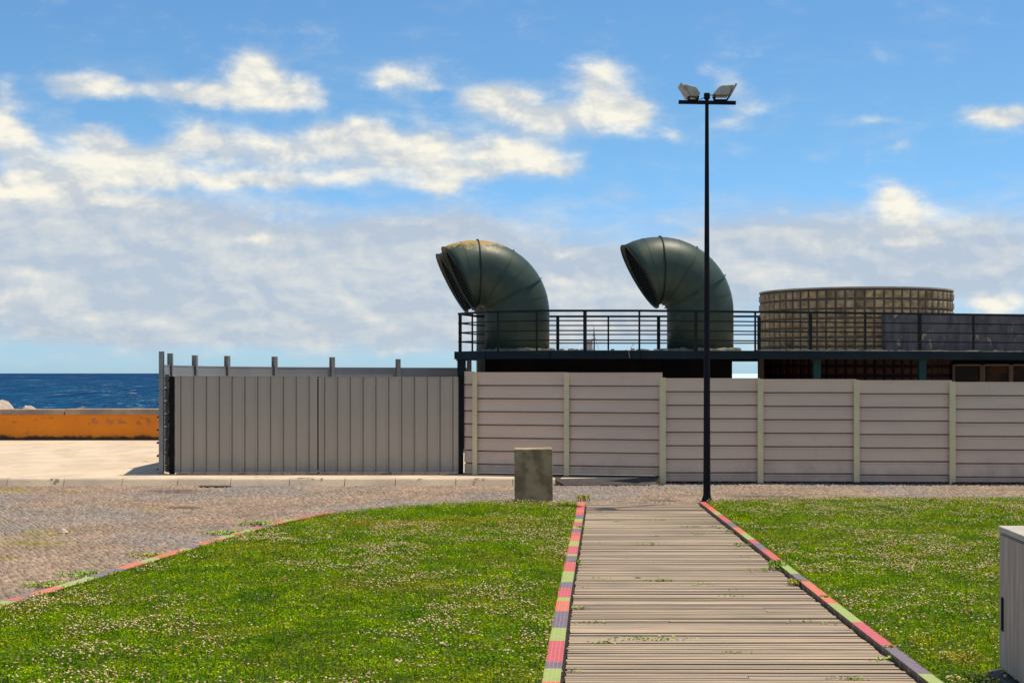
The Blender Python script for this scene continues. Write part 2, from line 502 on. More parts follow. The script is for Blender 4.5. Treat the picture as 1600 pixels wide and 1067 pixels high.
M['asphalt'] = mat('asphalt ramp', (0.055, 0.045, 0.045), (0.075, 0.06, 0.055), scale=6, rough=0.95, bump=0.6, bscale=60)
M['mortar'] = mat('joint sand', (0.075, 0.058, 0.044), (0.05, 0.04, 0.03), scale=1.5, rough=0.95, bump=0.5, bscale=40)


def cobble_extra(T, pos, c):
    c = masked(T, pos, c, [gblob(65, 832, 70, 10), gblob(60, 850, 90, 8), gblob(10, 872, 30, 5), gblob(20, 765, 60, 5), gblob(10, 795, 45, 4), gblob(110, 770, 40, 3), gblob(235, 794, 35, 3)],
               (0.30, 0.24, 0.065), 3.5, 2.2, 0.5, 1.2)
    c = masked(T, pos, c, [gblob(290, 793, 45, 3), gblob(1035, 782, 40, 2), gblob(270, 768, 70, 4), gblob(1200, 776, 90, 3)], (0.17, 0.13, 0.11), 3.0, 1.2, 0.4, 0.9)
    n = T.noise(pos, 0.35, 5, 0.6)
    s = T.new('ShaderNodeSeparateXYZ')
    T.l.new(pos, s.inputs[0])
    return T.mix(T.m('MULTIPLY', T.step(n, 0.42, 0.62), 0.6), c, (0.25, 0.24, 0.24))


M['cobble'] = mat('cobbles', (0.38, 0.275, 0.20), (0.29, 0.215, 0.16), scale=1.0, rough=0.85, spec=0.25, tint=True, bump=0.4, bscale=60, bdist=0.006, extra=cobble_extra)


def lawn_extra(T, pos, c):
    n = T.noise(pos, 0.55, 6, 0.6)
    c = T.mix(T.step(n, 0.48, 0.66, 0, 0.6), c, (0.34, 0.33, 0.03))
    c = T.mix(T.step(T.noise(pos, 1.7, 4, 0.6), 0.52, 0.64, 0, 0.5), c, (0.07, 0.20, 0.002))
    c = masked(T, pos, c, [gblob(775, 910, 45, 7), gblob(455, 985, 40, 6), gblob(510, 820, 60, 4), gblob(690, 1045, 40, 8)], (0.34, 0.42, 0.004), 4.0, 1.0, 0.45, 0.9)
    spots = [gblob(770, 820, 160, 7), gblob(870, 797, 50, 5), gblob(600, 826, 120, 5), gblob(1500, 1040, 60, 14), gblob(1440, 1015, 40, 10)]
    return masked(T, pos, c, spots, (0.44, 0.34, 0.04), 2.0, 1.6, 0.45, 1.5)


M['grass'] = mat('grass blades', (0.170, 0.315, 0.002), (0.285, 0.410, 0.003), scale=3.0, rough=0.8, spec=0.05, trans=0.35, tint=True, extra=lawn_extra)
M['soil'] = mat('lawn soil', (0.045, 0.085, 0.008), (0.030, 0.055, 0.006), scale=8, rough=1.0, bump=0.8, bscale=30, bdist=0.02)
M['flower'] = mat('clover heads', (0.86, 0.72, 0.36), (0.70, 0.55, 0.27), scale=40, rough=0.9, spec=0.1, tint=True)
M['weed'] = mat('weed leaves', (0.17, 0.34, 0.01), (0.26, 0.38, 0.02), scale=12, rough=0.6, tint=True)
M['plank'] = mat('weathered decking', (0.42, 0.32, 0.22), (0.29, 0.225, 0.16), scale=3.5, stretch=(0.5, 7, 1), rough=0.8, tint=True, bump=0.5, bscale=12, bstretch=(0.3, 8, 1), bdist=0.006,
                 stain=(0.22, 0.17, 0.12), sscale=1.6, slo=0.58, shi=0.74)
M['under'] = mat('dark under deck', (0.02, 0.015, 0.012), rough=1.0)
M['rock'] = mat('breakwater rock', (0.55, 0.44, 0.34), (0.40, 0.32, 0.26), scale=1.5, rough=0.95, bump=0.6, bscale=4, bdist=0.1)
M['cabtop'] = mat('cabinet lid', (0.46, 0.42, 0.35), (0.40, 0.36, 0.30), scale=6, rough=0.6)
M['cab'] = mat('weathered grey cabinet', (0.46, 0.36, 0.30), (0.33, 0.26, 0.215), scale=5.0, stretch=(5, 5, 0.45), rough=0.7, bump=0.3, bscale=14, bstretch=(5, 5, 0.5), bdist=0.004,
               stain=(0.17, 0.145, 0.135), sscale=3, slo=0.58, shi=0.72)
M['plinth'] = mat('dark plinth', (0.035, 0.03, 0.03), (0.055, 0.045, 0.045), scale=5, rough=0.7, bump=0.4, bscale=30)
M['white'] = mat('white paint', (0.52, 0.68, 0.66), rough=0.6)
M['pinkship'] = mat('ship superstructure', (1.0, 0.62, 0.42), (0.95, 0.45, 0.28), scale=0.3, rough=0.6)
M['paper'] = mat('crumpled paper', (0.50, 0.42, 0.28), rough=0.8)


def tile_mat():
    m = bpy.data.materials.new('mosaic tiles')
    m.use_nodes = True
    T = NT(m.node_tree)
    b = T.n['Principled BSDF']
    a = T.new('ShaderNodeVertexColor', layer_name='tint')
    uv = T.new('ShaderNodeUVMap')
    s = T.new('ShaderNodeSeparateXYZ')
    T.l.new(uv.outputs[0], s.inputs[0])
    fu = T.m('ABSOLUTE', T.m('SUBTRACT', T.m('FRACT', s.outputs[0]), 0.5))
    fv = T.m('ABSOLUTE', T.m('SUBTRACT', T.m('FRACT', s.outputs[1]), 0.5))
    g = T.m('MAXIMUM', T.step(fu, 0.42, 0.46), T.step(fv, 0.43, 0.46))
    pos = T.new('ShaderNodeNewGeometry').outputs['Position']
    wn = T.new('ShaderNodeTexWhiteNoise', noise_dimensions='2D')
    fl = T.v('FLOOR', uv.outputs[0])
    T.l.new(fl, wn.inputs['Vector'])
    c = T.mix(T.m('MULTIPLY', wn.outputs['Value'], 0.10), a.outputs[0], (0.55, 0.42, 0.38))
    c = T.mix(T.m('MULTIPLY', g, 0.35), c, (0.62, 0.55, 0.45))
    c = T.mix(T.step(T.noise(pos, 7, 8, 0.75), 0.54, 0.72, 0, 0.75), c, (0.25, 0.2, 0.13))
    T.l.new(c, b.inputs['Base Color'])
    b.inputs['Roughness'].default_value = 0.45
    return m


M['tiles'] = tile_mat()


def sea_mat():
    m = bpy.data.materials.new('sea water')
    m.use_nodes = True
    T = NT(m.node_tree)
    b = T.n['Principled BSDF']
    pos = T.new('ShaderNodeNewGeometry').outputs['Position']
    s = T.new('ShaderNodeSeparateXYZ')
    T.l.new(pos, s.inputs[0])
    # short chop near the shore, longer swells farther out
    bands = [((0.9, 0.09, 0), 0, 330, 0.62), ((0.30, 0.020, 0), 330, 900, 0.625), ((0.10, 0.0035, 0), 900, 3500, 0.635), ((0.03, 0.0005, 0), 3500, 9e9, 0.65)]
    tone = cap = n1 = None
    for st_, a_, b_, th_ in bands:
        n_ = T.noise(T.v('MULTIPLY', pos, st_), 1.0, 6, 0.68)
        k_ = T.noise(T.v('MULTIPLY', T.v('ADD', pos, (977, 31, 0)), (st_[0] * .55, st_[1] * .8, 0)), 1.0, 7, 0.78)
        cp = T.step(k_, th_ - .03, th_ + .02)
        if tone is None:
            tone, cap, n1 = n_, cp, n_
        else:
            f_ = T.step(s.outputs[1], a_ * .8, a_ * 1.3)
            tone = T.m('ADD', T.m('MULTIPLY', n_, f_), T.m('MULTIPLY', tone, T.m('SUBTRACT', 1.0, f_)))
            cap = T.m('ADD', T.m('MULTIPLY', cp, f_), T.m('MULTIPLY', cap, T.m('SUBTRACT', 1.0, f_)))
    c = T.mix(T.step(tone, 0.42, 0.58), (0.001, 0.018, 0.075), (0.009, 0.085, 0.185))
    far = T.step(s.outputs[1], 250, 1800)
    c = T.mix(T.m('MULTIPLY', far, 0.45), c, (0.004, 0.028, 0.105))
    c = T.mix(T.m('MULTIPLY', cap, 0.7), c, (0.75, 0.75, 0.72))
    T.l.new(c, b.inputs['Base Color'])
    b.inputs['Roughness'].default_value = 0.8
    b.inputs['Specular IOR Level'].default_value = 0.02
    bn = T.new('ShaderNodeBump')
    bn.inputs['Strength'].default_value = 0.6
    bn.inputs['Distance'].default_value = 1.0
    T.l.new(n1, bn.inputs['Height'])
    T.l.new(bn.outputs[0], b.inputs['Normal'])
    return m


M['sea'] = sea_mat()

# ------------------------------------------------------------------ ground, sea
g = MB(); g.box(-60, 90, 1.0, 24.9, -1.0, -0.03)
tag(g.build('ground', M['mortar']), 'sandy ground bed under the cobbles and lawns', kind='structure')

g = MB()
g.v = [(-30000, 46, -4.2), (30000, 46, -4.2), (30000, 45000, -4.2), (-30000, 45000, -4.2)]
g.face((0, 1, 2, 3))
tag(g.build('sea', M['sea']), 'choppy deep blue sea with small whitecaps out to the horizon', kind='structure')

KY = 24.05                                             # face of the kerb of the upper pavement
g = MB()
g.prism([(-60, KY + 0.12), (xat(868, KY), KY + 0.12), (xat(1000, 24.6), 24.44), (xat(1030, 24.6), 24.95), (60, 24.95), (60, 46), (-60, 46)], -4.5, 0.108)
tag(g.build('pavement', M['pavement']), 'bright cream pavement between the grey kerb and the orange sea wall', kind='structure')

# kerb stones of the upper pavement
g = MB()
x = -16.0
while x < xat(862, KY):
    L = random.uniform(0.85, 1.05)
    x1 = min(x + L, xat(868, KY))
    jz = random.uniform(-0.004, 0.004)
    jy = random.uniform(-0.008, 0.008)
    k = random.uniform(0.9, 1.08)
    g.cur = (k, k, k)
    y0 = KY + jy
    i = g.pts([(x + .006, y0, -.02), (x1 - .006, y0, -.02), (x1 - .006, y0 + .06, .095 + jz), (x + .006, y0 + .06, .095 + jz), (x + .006, y0 + .085, .118 + jz), (x1 - .006, y0 + .085, .118 + jz),
               (x1 - .006, y0 + .24, .118 + jz), (x + .006, y0 + .24, .118 + jz), (x + .006, y0 + .24, -.02), (x1 - .006, y0 + .24, -.02)])
    for q in ((0, 1, 2, 3), (3, 2, 5, 4), (4, 5, 6, 7), (7, 6, 9, 8), (0, 3, 4, 7, 8), (1, 9, 6, 5, 2)):
        g.face([i[t] for t in q])
    x = x1
tag(g.build('stone_kerb', M['kerb']), 'long pale kerb of worn stone blocks in front of the metal gate', kind='structure')

# asphalt ramp where the kerb ends
g = MB()
a = [(xat(866, 24.05), 24.00), (xat(1022, 24.1), 24.05), (xat(1030, 24.4), 24.42), (xat(868, 24.75), 24.75)]
i = g.pts([(a[0][0] + .18, a[0][1], 0.012), (a[1][0], a[1][1], 0.012), (a[2][0], a[2][1], 0.118), (a[3][0] - .1, a[3][1], 0.122), (a[0][0] - .03, 24.17, 0.116)])
g.face(i)
tag(g.build('asphalt_ramp', M['asphalt']), 'dark asphalt ramp between the end of the kerb and the hoarding', kind='structure')

# drain grate in the cobbles at the kerb
x0, y0 = gp(335, 761)
t = thing('drain_grate', (x0, y0, 0), 'small black iron drain grate in the cobbles along the kerb', 'drain')
g = MB(); g.box(x0 - .26, x0 + .26, y0 - .06, y0 + .11, -.01, .012)
g.build('frame', M['black'], t)
g = MB()
for k in range(16):
    g.box(x0 - .25 + k * .033, x0 - .235 + k * .033, y0 - .05, y0 + .1, .013, .03)
g.build('grating', M['steelpost'], t)

# ------------------------------------------------------------------ outlines of the lawns and the walk
def poly_smooth(pts, n=6):
    out = []
    for k in range(len(pts) - 1):
        p0 = pts[max(k - 1, 0)]; p1 = pts[k]; p2 = pts[k + 1]; p3 = pts[min(k + 2, len(pts) - 1)]
        for j in range(n):
            t_ = j / n
            out.append(tuple(0.5 * ((2 * p1[d]) + (-p0[d] + p2[d]) * t_ + (2 * p0[d] - 5 * p1[d] + 4 * p2[d] - p3[d]) * t_ ** 2 + (-p0[d] + 3 * p1[d] - 3 * p2[d] + p3[d]) * t_ ** 3) for d in (0, 1)))
    out.append(pts[-1])
    return out


LZ = 0.03
outer_px = [(-420, 1150), (-200, 1040), (0, 955), (70, 933), (150, 909), (250, 878), (350, 847), (450, 819), (530, 803)]
outer = poly_smooth([gp(x, y, LZ) for x, y in outer_px], 8)
top_left = poly_smooth([gp(x, y, LZ) for x, y in [(530, 803), (600, 795.5), (700, 789.5), (800, 787), (908, 788.5)]], 6)


def walkL(Y):      # inner (walk) edge of the left mosaic kerb
    return np.interp(Y, [5, 8.47, 11.5, 18.9, 20.5], [0.09, 0.285, 0.466, 0.957, 1.055])


def walkR(Y):
    return np.interp(Y, [5, 8.47, 10.47, 15.24, 20.5], [2.40, 2.49, 2.515, 2.606, 2.69])


KW = 0.108
KWR = 0.088
lawn_l = [p for p in outer] + top_left[1:-1] + [(walkL(20.3) - KW, 20.3), (walkL(18.9) - KW, 18.9), (walkL(11.5) - KW, 11.5), (walkL(8.47) - KW, 8.47), (walkL(5.2) - KW, 5.2), (-5.2, 5.2)]
xr, yr = gp(1112, 786.5, LZ)
lawn_r = [(walkR(5.2) + KWR, 5.2), (walkR(8.47) + KWR, 8.47), (walkR(10.47) + KWR, 10.47), (walkR(15.24) + KWR, 15.24), (walkR(20.3) + KWR, 20.3), (xr + .25, 20.65), (xat(1250, 20.9), 20.9), (xat(1400, 21.05), 21.05), (16, 21.0), (16, 5.2)]
for nm, poly, lab in (('lawn', lawn_l, 'soil of the clover lawn left of the boardwalk'), ('lawn', lawn_r, 'soil of the clover lawn right of the boardwalk')):
    g = MB(); g.prism(poly, -0.02, LZ)
    tag(g.build(nm, M['soil']), lab, kind='structure')


def inside(poly, X, Y):
    res = np.zeros(X.shape, bool)
    n = len(poly)
    j = n - 1
    for i in range(n):
        xi, yi = poly[i]; xj, yj = poly[j]
        cnd = ((yi > Y) != (yj > Y)) & (X < (xj - xi) * (Y - yi) / ((yj - yi) or 1e-9) + xi)
        res ^= cnd
        j = i
    return res


def vnoise(X, Y, cell, seed, octaves=1):
    tot = np.zeros(X.shape); amp = 1; s = 0
    for o in range(octaves):
        r = np.random.default_rng(seed + o * 17)
        G = r.random((257, 257))
        x = X / cell + 100.3; y = Y / cell + 100.7
        xi = np.floor(x).astype(int); yi = np.floor(y).astype(int)
        fx = x - xi; fy = y - yi
        fx = fx * fx * (3 - 2 * fx); fy = fy * fy * (3 - 2 * fy)
        a = G[xi % 257, yi % 257]; b = G[(xi + 1) % 257, yi % 257]; c = G[xi % 257, (yi + 1) % 257]; d = G[(xi + 1) % 257, (yi + 1) % 257]
        tot += amp * ((a * (1 - fx) + b * fx) * (1 - fy) + (c * (1 - fx) + d * fx) * fy)
        s += amp; amp *= 0.5; cell *= 0.5
    return tot / s


# ------------------------------------------------------------------ cobbles: real little stones
def cobbles():
    st = 0.064
    xs = np.arange(-13.0, 13.0, st); ys = np.arange(9.4, 24.72, st)
    XX, YY = np.meshgrid(xs, ys)
    XX = XX.ravel(); YY = YY.ravel()
    # fans: rows bow into arcs
    YY = YY + 0.10 * np.abs(np.sin(XX * math.pi / 1.1)) + rng.normal(0, .006, XX.shape)
    XX = XX + rng.normal(0, .007, XX.shape) + (np.round(YY / st) % 2) * st / 2
    keep = (np.abs(XX) < YY * 0.42 + 1.0) & (YY < np.where(XX > 2.62, 24.7, KY - .03))
    keep &= ~inside(lawn_l, XX, YY) & ~inside(lawn_r, XX, YY)
    keep &= ~((XX > walkL(YY) - .16) & (XX < walkR(YY) + .16) & (YY < 20.5))
    keep &= (XX > -0.0) | (YY > 9.4)
    keep &= ~((XX > -4) & (YY < 10))
    keep &= ~((XX > 0) & (YY < 20.3))
    # outer kerb strip
    op = np.array(outer)
    d = np.full(XX.shape, 9.0)
    for q in op[::2]:
        d = np.minimum(d, np.hypot(XX - q[0], YY - q[1]))
    XX = XX[keep]; YY = YY[keep]
    N = len(XX)
    hw = st * 0.5 * rng.uniform(0.80, 0.97, (N, 1)); hd = st * 0.5 * rng.uniform(0.80, 0.97, (N, 1))
    zt = rng.uniform(0.002, 0.013, (N, 1)) + (vnoise(XX, YY, 0.9, 5, 2)[:, None] - .5) * 0.02
    sx = np.array([-1, 1, 1, -1]); sy = np.array([-1, -1, 1, 1])
    ang = rng.normal(0, .12, (N, 1))
    bx = sx * hw; by = sy * hd
    c, s = np.cos(ang), np.sin(ang)
    ox = bx * c - by * s + rng.normal(0, .003, (N, 4)); oy = bx * s + by * c + rng.normal(0, .003, (N, 4))
    tilt = rng.normal(0, .11, (N, 2))
    topz = zt + ox * tilt[:, :1] + oy * tilt[:, 1:]
    V = np.zeros((N, 9, 3))
    V[:, :4, 0] = XX[:, None] + ox; V[:, :4, 1] = YY[:, None] + oy; V[:, :4, 2] = -0.032
    V[:, 4:8, 0] = XX[:, None] + ox * .70; V[:, 4:8, 1] = YY[:, None] + oy * .66; V[:, 4:8, 2] = topz - .004
    V[:, 8, 0] = XX; V[:, 8, 1] = YY; V[:, 8, 2] = zt[:, 0] + .003
    base = (np.arange(N) * 9)[:, None, None]
    quads = np.array([[0, 1, 5, 4], [1, 2, 6, 5], [2, 3, 7, 6], [3, 0, 4, 7], [4, 5, 6, 7]])
    Fc = (base + quads[None]).reshape(-1, 4)
    t = rng.uniform(0.66, 1.14, (N, 1)) * np.array([1, 1, 1]) * (1 + rng.normal(0, .04, (N, 3)))
    t = np.repeat(t, 5, axis=0)
    o = np_mesh('cobbled_road', V.reshape(-1, 3), Fc, M['cobble'], t)
    tag(o, 'road of small pinkish grey cobbles with mossy patches', kind='structure')


cobbles()

# ------------------------------------------------------------------ mosaic kerbs
RED, PINK, ORG, GRN, PUR = (0.56, 0.055, 0.035), (0.52, 0.050, 0.055), (0.62, 0.115, 0.030), (0.30, 0.38, 0.05), (0.13, 0.085, 0.115)


def mosaic(path, cols, width, z0, z1, side, name, label):
    """path: list of (x,y) on the inner edge, cols: (path length limit, colour); side +1 puts the width to the right of travel"""
    me_v, me_f, me_c, me_uv = [], [], [], []
    L = 0
    for k in range(len(path)):
        a = Vector(path[max(k - 1, 0)]); b = Vector(path[min(k + 1, len(path) - 1)])
        d = (b - a).normalized()
        n = Vector((d.y, -d.x)) * side
        p = Vector(path[k])
        if k: L += (p - Vector(path[k - 1])).length
        me_v.append((p, p + n * width, L))
    mb = MB(); uvs = []
    for (p, q, l0), (p2, q2, l1) in zip(me_v, me_v[1:]):
        c = cols[-1][1]
        for lim, cc in cols:
            if (l0 + l1) / 2 < lim:
                c = cc; break
        i = mb.pts([(p.x, p.y, z1), (q.x, q.y, z1), (q2.x, q2.y, z1), (p2.x, p2.y, z1), (p.x, p.y, z0), (q.x, q.y, z0), (q2.x, q2.y, z0), (p2.x, p2.y, z0)])
        mb.face((i[0], i[1], i[2], i[3]) if side > 0 else (i[3], i[2], i[1], i[0]), c)
        u = [(0, l0), (4, l0), (4, l1), (0, l1)]
        uu = [(a_, b_ / width * 4) for a_, b_ in u]
        uvs += uu if side > 0 else uu[::-1]
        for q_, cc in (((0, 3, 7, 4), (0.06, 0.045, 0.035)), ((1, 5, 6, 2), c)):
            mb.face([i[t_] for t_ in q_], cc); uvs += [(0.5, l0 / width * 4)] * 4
    o = mb.build(name, M['tiles'])
    uvl = o.data.uv_layers.new(name='UVMap')
    for k, uv in enumerate(uvs):
        uvl.data[k].uv = uv
    return tag(o, label, kind='structure')


def bands_y(bands, edge):
    """colour bands given by image row of their near edge -> lengths along a path running from far to near"""
    Ys = np.arange(20.42, 5.2, -0.02)
    path = [(float(edge(y)), float(y)) for y in Ys]
    s = [0]
    for a, b in zip(path, path[1:]): s.append(s[-1] + math.dist(a, b))
    cols = []
    for row, c in bands:
        Y = (H - .05) * F / (row - HOR)
        cols.append((float(np.interp(-Y, [-p[1] for p in path], s)), c))
    Lend = cols[-1][0]
    seq = [PINK, PUR, ORG, GRN, RED, PUR, GRN]
    k = 0
    while Lend < s[-1]:
        Lend += random.uniform(.3, .7); cols.append((Lend, seq[k % 7])); k += 1
    return path, cols


left_bands = [(792, ORG), (797, RED), (801, ORG), (805, PINK), (811, PUR), (816, GRN), (823, PINK), (826, GRN), (832, PUR), (838, RED), (843, ORG), (846, ORG), (850, GRN), (853.5, GRN), (866, PINK), (869, GRN),
              (878.5, PUR), (893, RED), (910, GRN), (919, PUR), (934, PINK), (939, GRN), (955.6, ORG), (981, PUR), (1002, GRN), (1035, PINK), (1045, PUR), (1065, GRN), (1090, ORG)]
right_bands = [(793, RED), (800, ORG), (804.6, GRN), (816, PINK), (824, PUR), (833, ORG), (843, GRN), (849, PINK), (859, PUR), (877, RED), (897, GRN), (909, PUR), (943, ORG), (972, GRN), (1008.7, PINK), (1053, PUR), (1090, GRN)]
pth, cl = bands_y(left_bands, walkL)
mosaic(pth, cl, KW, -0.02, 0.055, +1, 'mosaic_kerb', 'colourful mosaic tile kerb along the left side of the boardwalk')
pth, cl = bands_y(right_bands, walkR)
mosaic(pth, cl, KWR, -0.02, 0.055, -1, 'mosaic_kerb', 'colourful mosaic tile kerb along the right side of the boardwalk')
# outer kerb, runs from near to far
xb = [(27, GRN), (49, PINK), (65, PUR), (106, ORG), (156, GRN), (201, PUR), (234, ORG), (255, GRN), (295, ORG), (303, GRN), (320, PUR), (357, ORG), (375, GRN), (390, ORG), (405, GRN), (417, PINK), (432, PUR),
      (453, ORG), (468, GRN), (545, PINK)]
dense = []
for a, b in zip(outer, outer[1:]):
    for j in range(8): dense.append((a[0] + (b[0] - a[0]) * j / 8, a[1] + (b[1] - a[1]) * j / 8))
s = [0]; pxs = []
for a, b in zip(dense, dense[1:]): s.append(s[-1] + math.dist(a, b))
pxs = [800 + F * p[0] / p[1] for p in dense]
first = float(np.interp(0, pxs, s)); cols = []; L = 0; k = 0
while L < first - .4:
    L += random.uniform(.3, .6); cols.append((L, [ORG, PUR, PINK, GRN][k % 4])); k += 1
for px_, c in xb: cols.append((float(np.interp(px_, pxs, s)), c))
mosaic(dense, cols, 0.13, -0.03, 0.062, -1, 'mosaic_kerb', 'curved mosaic tile kerb between the cobbles and the left lawn')

# ------------------------------------------------------------------ boardwalk
g = MB()
y = 5.3
while y < 20.42:
    w = random.choice([0.048, 0.052, 0.056, 0.060])
    dz = random.gauss(0, .0022)
    dz2 = dz + random.gauss(0, .0022)
    k = random.uniform(.80, 1.18) * random.choice([1, 1, 1, .8])
    g.cur = (k, k * random.uniform(.96, 1.01), k * random.uniform(.92, 1.02))
    xa = float(walkL(y)) + .022 + random.gauss(0, .004); xc = float(walkR(y)) - .022 + random.gauss(0, .004)
    ya = y; yb = y + w
    t0 = random.gauss(0, .0025)
    # a plank is cut in two or three lengths
    cuts = [xa] + ([xa + random.choice([.75, 1.15, 1.55]) + random.uniform(-.01, .01)] if random.random() < .05 else []) + [xc]
    for u, v in zip(cuts, cuts[1:]):
        e = random.gauss(0, .0015)
        i = g.pts([(u + .003, ya + t0, -.01), (v - .003, ya - t0, -.01), (v - .003, yb - t0, -.01), (u + .003, yb + t0, -.01),
                   (u + .003, ya + t0, .018 + dz + e), (v - .003, ya - t0, .018 + dz2), (v - .003, yb - t0, .018 + dz2 + e), (u + .003, yb + t0, .018 + dz)])
        for q in ((4, 5, 6, 7), (0, 1, 5, 4), (1, 2, 6, 5), (2, 3, 7, 6), (3, 0, 4, 7)):
            g.face([i[n_] for n_ in q])
    y = yb + random.choice([.012, .015, .017, .024])
o = g.build('boardwalk', M['plank'])
tag(o, 'weathered grey brown boardwalk of narrow cross planks', kind='structure')
g = MB(); g.prism([(float(walkL(y_)), y_) for y_ in (20.45, 18.9, 11.5, 8.47, 5.3)] + [(float(walkR(y_)), y_) for y_ in (5.3, 8.47, 10.47, 15.24, 20.45)], -.025, -.012)
tag(g.build('boardwalk_bed', M['under']), 'dark bed under the boardwalk planks', kind='structure')


# ------------------------------------------------------------------ lawn: blades, clover leaves, heads
def lawn(poly, n_try, flowers, lab, seed, fl_bias):
    r = np.random.default_rng(seed)
    xs = [p[0] for p in poly]; ys = [p[1] for p in poly]

    def sample(n, near_w):
        # more tries close to the camera, only inside a wide cone in front of it
        Y = r.uniform(0, 1, n) ** near_w * (min(max(ys), 21.2) - 6.6) + 6.6
        half = Y * 0.40 + 2.2
        X_ = r.uniform(-1, 1, n) * half
        keep = inside(poly, X_, Y)
        wgt = half / half.max()
        keep &= r.random(n) < wgt
        return X_[keep], Y[keep]
    X_, Y = sample(n_try, 1.15)
    N = len(X_)
    clump = vnoise(X_, Y, 0.16, seed, 2)
    big = vnoise(X_, Y, 1.3, seed + 3, 2)
    hgt = (0.012 + 0.048 * clump + 0.018 * big) * r.uniform(.6, 1.25, N)
    # tri blades / leaflets: quad
    a = r.uniform(0, 2 * math.pi, N)
    leaf = r.random(N) < 0.55
    w = np.where(leaf, r.uniform(.006, .011, N), r.uniform(.0025, .0045, N))
    lean = np.where(leaf, r.uniform(.008, .016, N), r.uniform(.004, .022, N))
    dx, dy = np.cos(a), np.sin(a)
    V = np.zeros((N, 4, 3))
    zb = np.where(leaf, hgt * .8, 0) + LZ
    V[:, 0] = np.stack([X_ - dy * w * .35, Y + dx * w * .35, zb], 1)
    V[:, 1] = np.stack([X_ + dy * w * .35, Y - dx * w * .35, zb], 1)
    zm = np.where(leaf, zb + r.uniform(-.003, .008, N), LZ + hgt * .6)
    V[:, 2] = np.stack([X_ + dx * lean * .9 + dy * w, Y + dy * lean * .9 - dx * w, np.where(leaf, zm, LZ + hgt)], 1)
    V[:, 3] = np.stack([X_ + dx * lean * .9 - dy * w, Y + dy * lean * .9 + dx * w, np.where(leaf, zm, LZ + hgt * .92)], 1)
    Fc = np.arange(N * 4).reshape(N, 4)
    dry = r.random(N) < (0.05 + 0.10 * big)
    k = r.uniform(.45, 1.3, N) * (0.55 + 0.9 * clump)
    t = np.stack([k * r.uniform(.85, 1.15, N), k, k * .9], 1)
    t[dry] = np.stack([k * 2.0, k * 1.45, k * 1.5], 1)[dry]
    o = np_mesh('lawn_grass', V.reshape(-1, 3), Fc, M['grass'], t)
    tag(o, lab[0], 'grass', kind='stuff')
    # flower heads
    X_, Y = sample(flowers, 1.0)
    dens = vnoise(X_, Y, 1.1, seed + 9, 3)
    small = vnoise(X_, Y, 0.22, seed + 19, 2)
    keep = r.random(len(X_)) < np.clip((dens - .37 + fl_bias) * 2.6, 0.04, 1) * np.clip((small - .32) * 2.6, 0.02, 1)
    X_ = X_[keep]; Y = Y[keep]
    N = len(X_)
    phi = (1 + 5 ** .5) / 2
    ico = np.array([(-1, phi, 0), (1, phi, 0), (-1, -phi, 0), (1, -phi, 0), (0, -1, phi), (0, 1, phi), (0, -1, -phi), (0, 1, -phi), (phi, 0, -1), (phi, 0, 1), (-phi, 0, -1), (-phi, 0, 1)], float)
    ico /= np.linalg.norm(ico[0])
    fi = np.array([(0, 11, 5), (0, 5, 1), (0, 1, 7), (0, 7, 10), (0, 10, 11), (1, 5, 9), (5, 11, 4), (11, 10, 2), (10, 7, 6), (7, 1, 8), (3, 9, 4), (3, 4, 2), (3, 2, 6), (3, 6, 8), (3, 8, 9), (4, 9, 5), (2, 4, 11), (6, 2, 10), (8, 6, 7), (9, 8, 1)])
    rad = r.uniform(.005, .0100, N)
    z = LZ + 0.036 + 0.035 * vnoise(X_, Y, 0.16, seed, 2) + r.uniform(-.006, .014, N)
    V = ico[None] * rad[:, None, None] * r.uniform(.8, 1.2, (N, 12, 1)) * np.array([1, 1, .85])
    V = V + np.stack([X_, Y, z], 1)[:, None]
    Fc = (np.arange(N)[:, None, None] * 12 + fi[None]).reshape(-1, 3)
    k = r.uniform(.55, 1.15, (N, 1))
    t = k * np.array([1, 1, 1]) * np.where(r.random((N, 1)) < .3, np.array([[.80, .62, .48]]), np.array([[1, 1, 1]]))
    t = np.repeat(t, 20, axis=0) * r.uniform(.75, 1.1, (N * 20, 1))
    o = np_mesh('clover_flowers', V.reshape(-1, 3), Fc, M['flower'], t)
    tag(o, lab[1], 'flowers', kind='stuff')
    return N


lawn(lawn_l, 1120000, 320000, ('short green clover lawn left of the boardwalk', 'cream clover flower heads in the lawn left of the boardwalk'), 21, 0.02)
lawn(lawn_r, 1120000, 290000, ('short green clover lawn right of the boardwalk', 'cream clover flower heads in the lawn right of the boardwalk'), 41, 0.16)


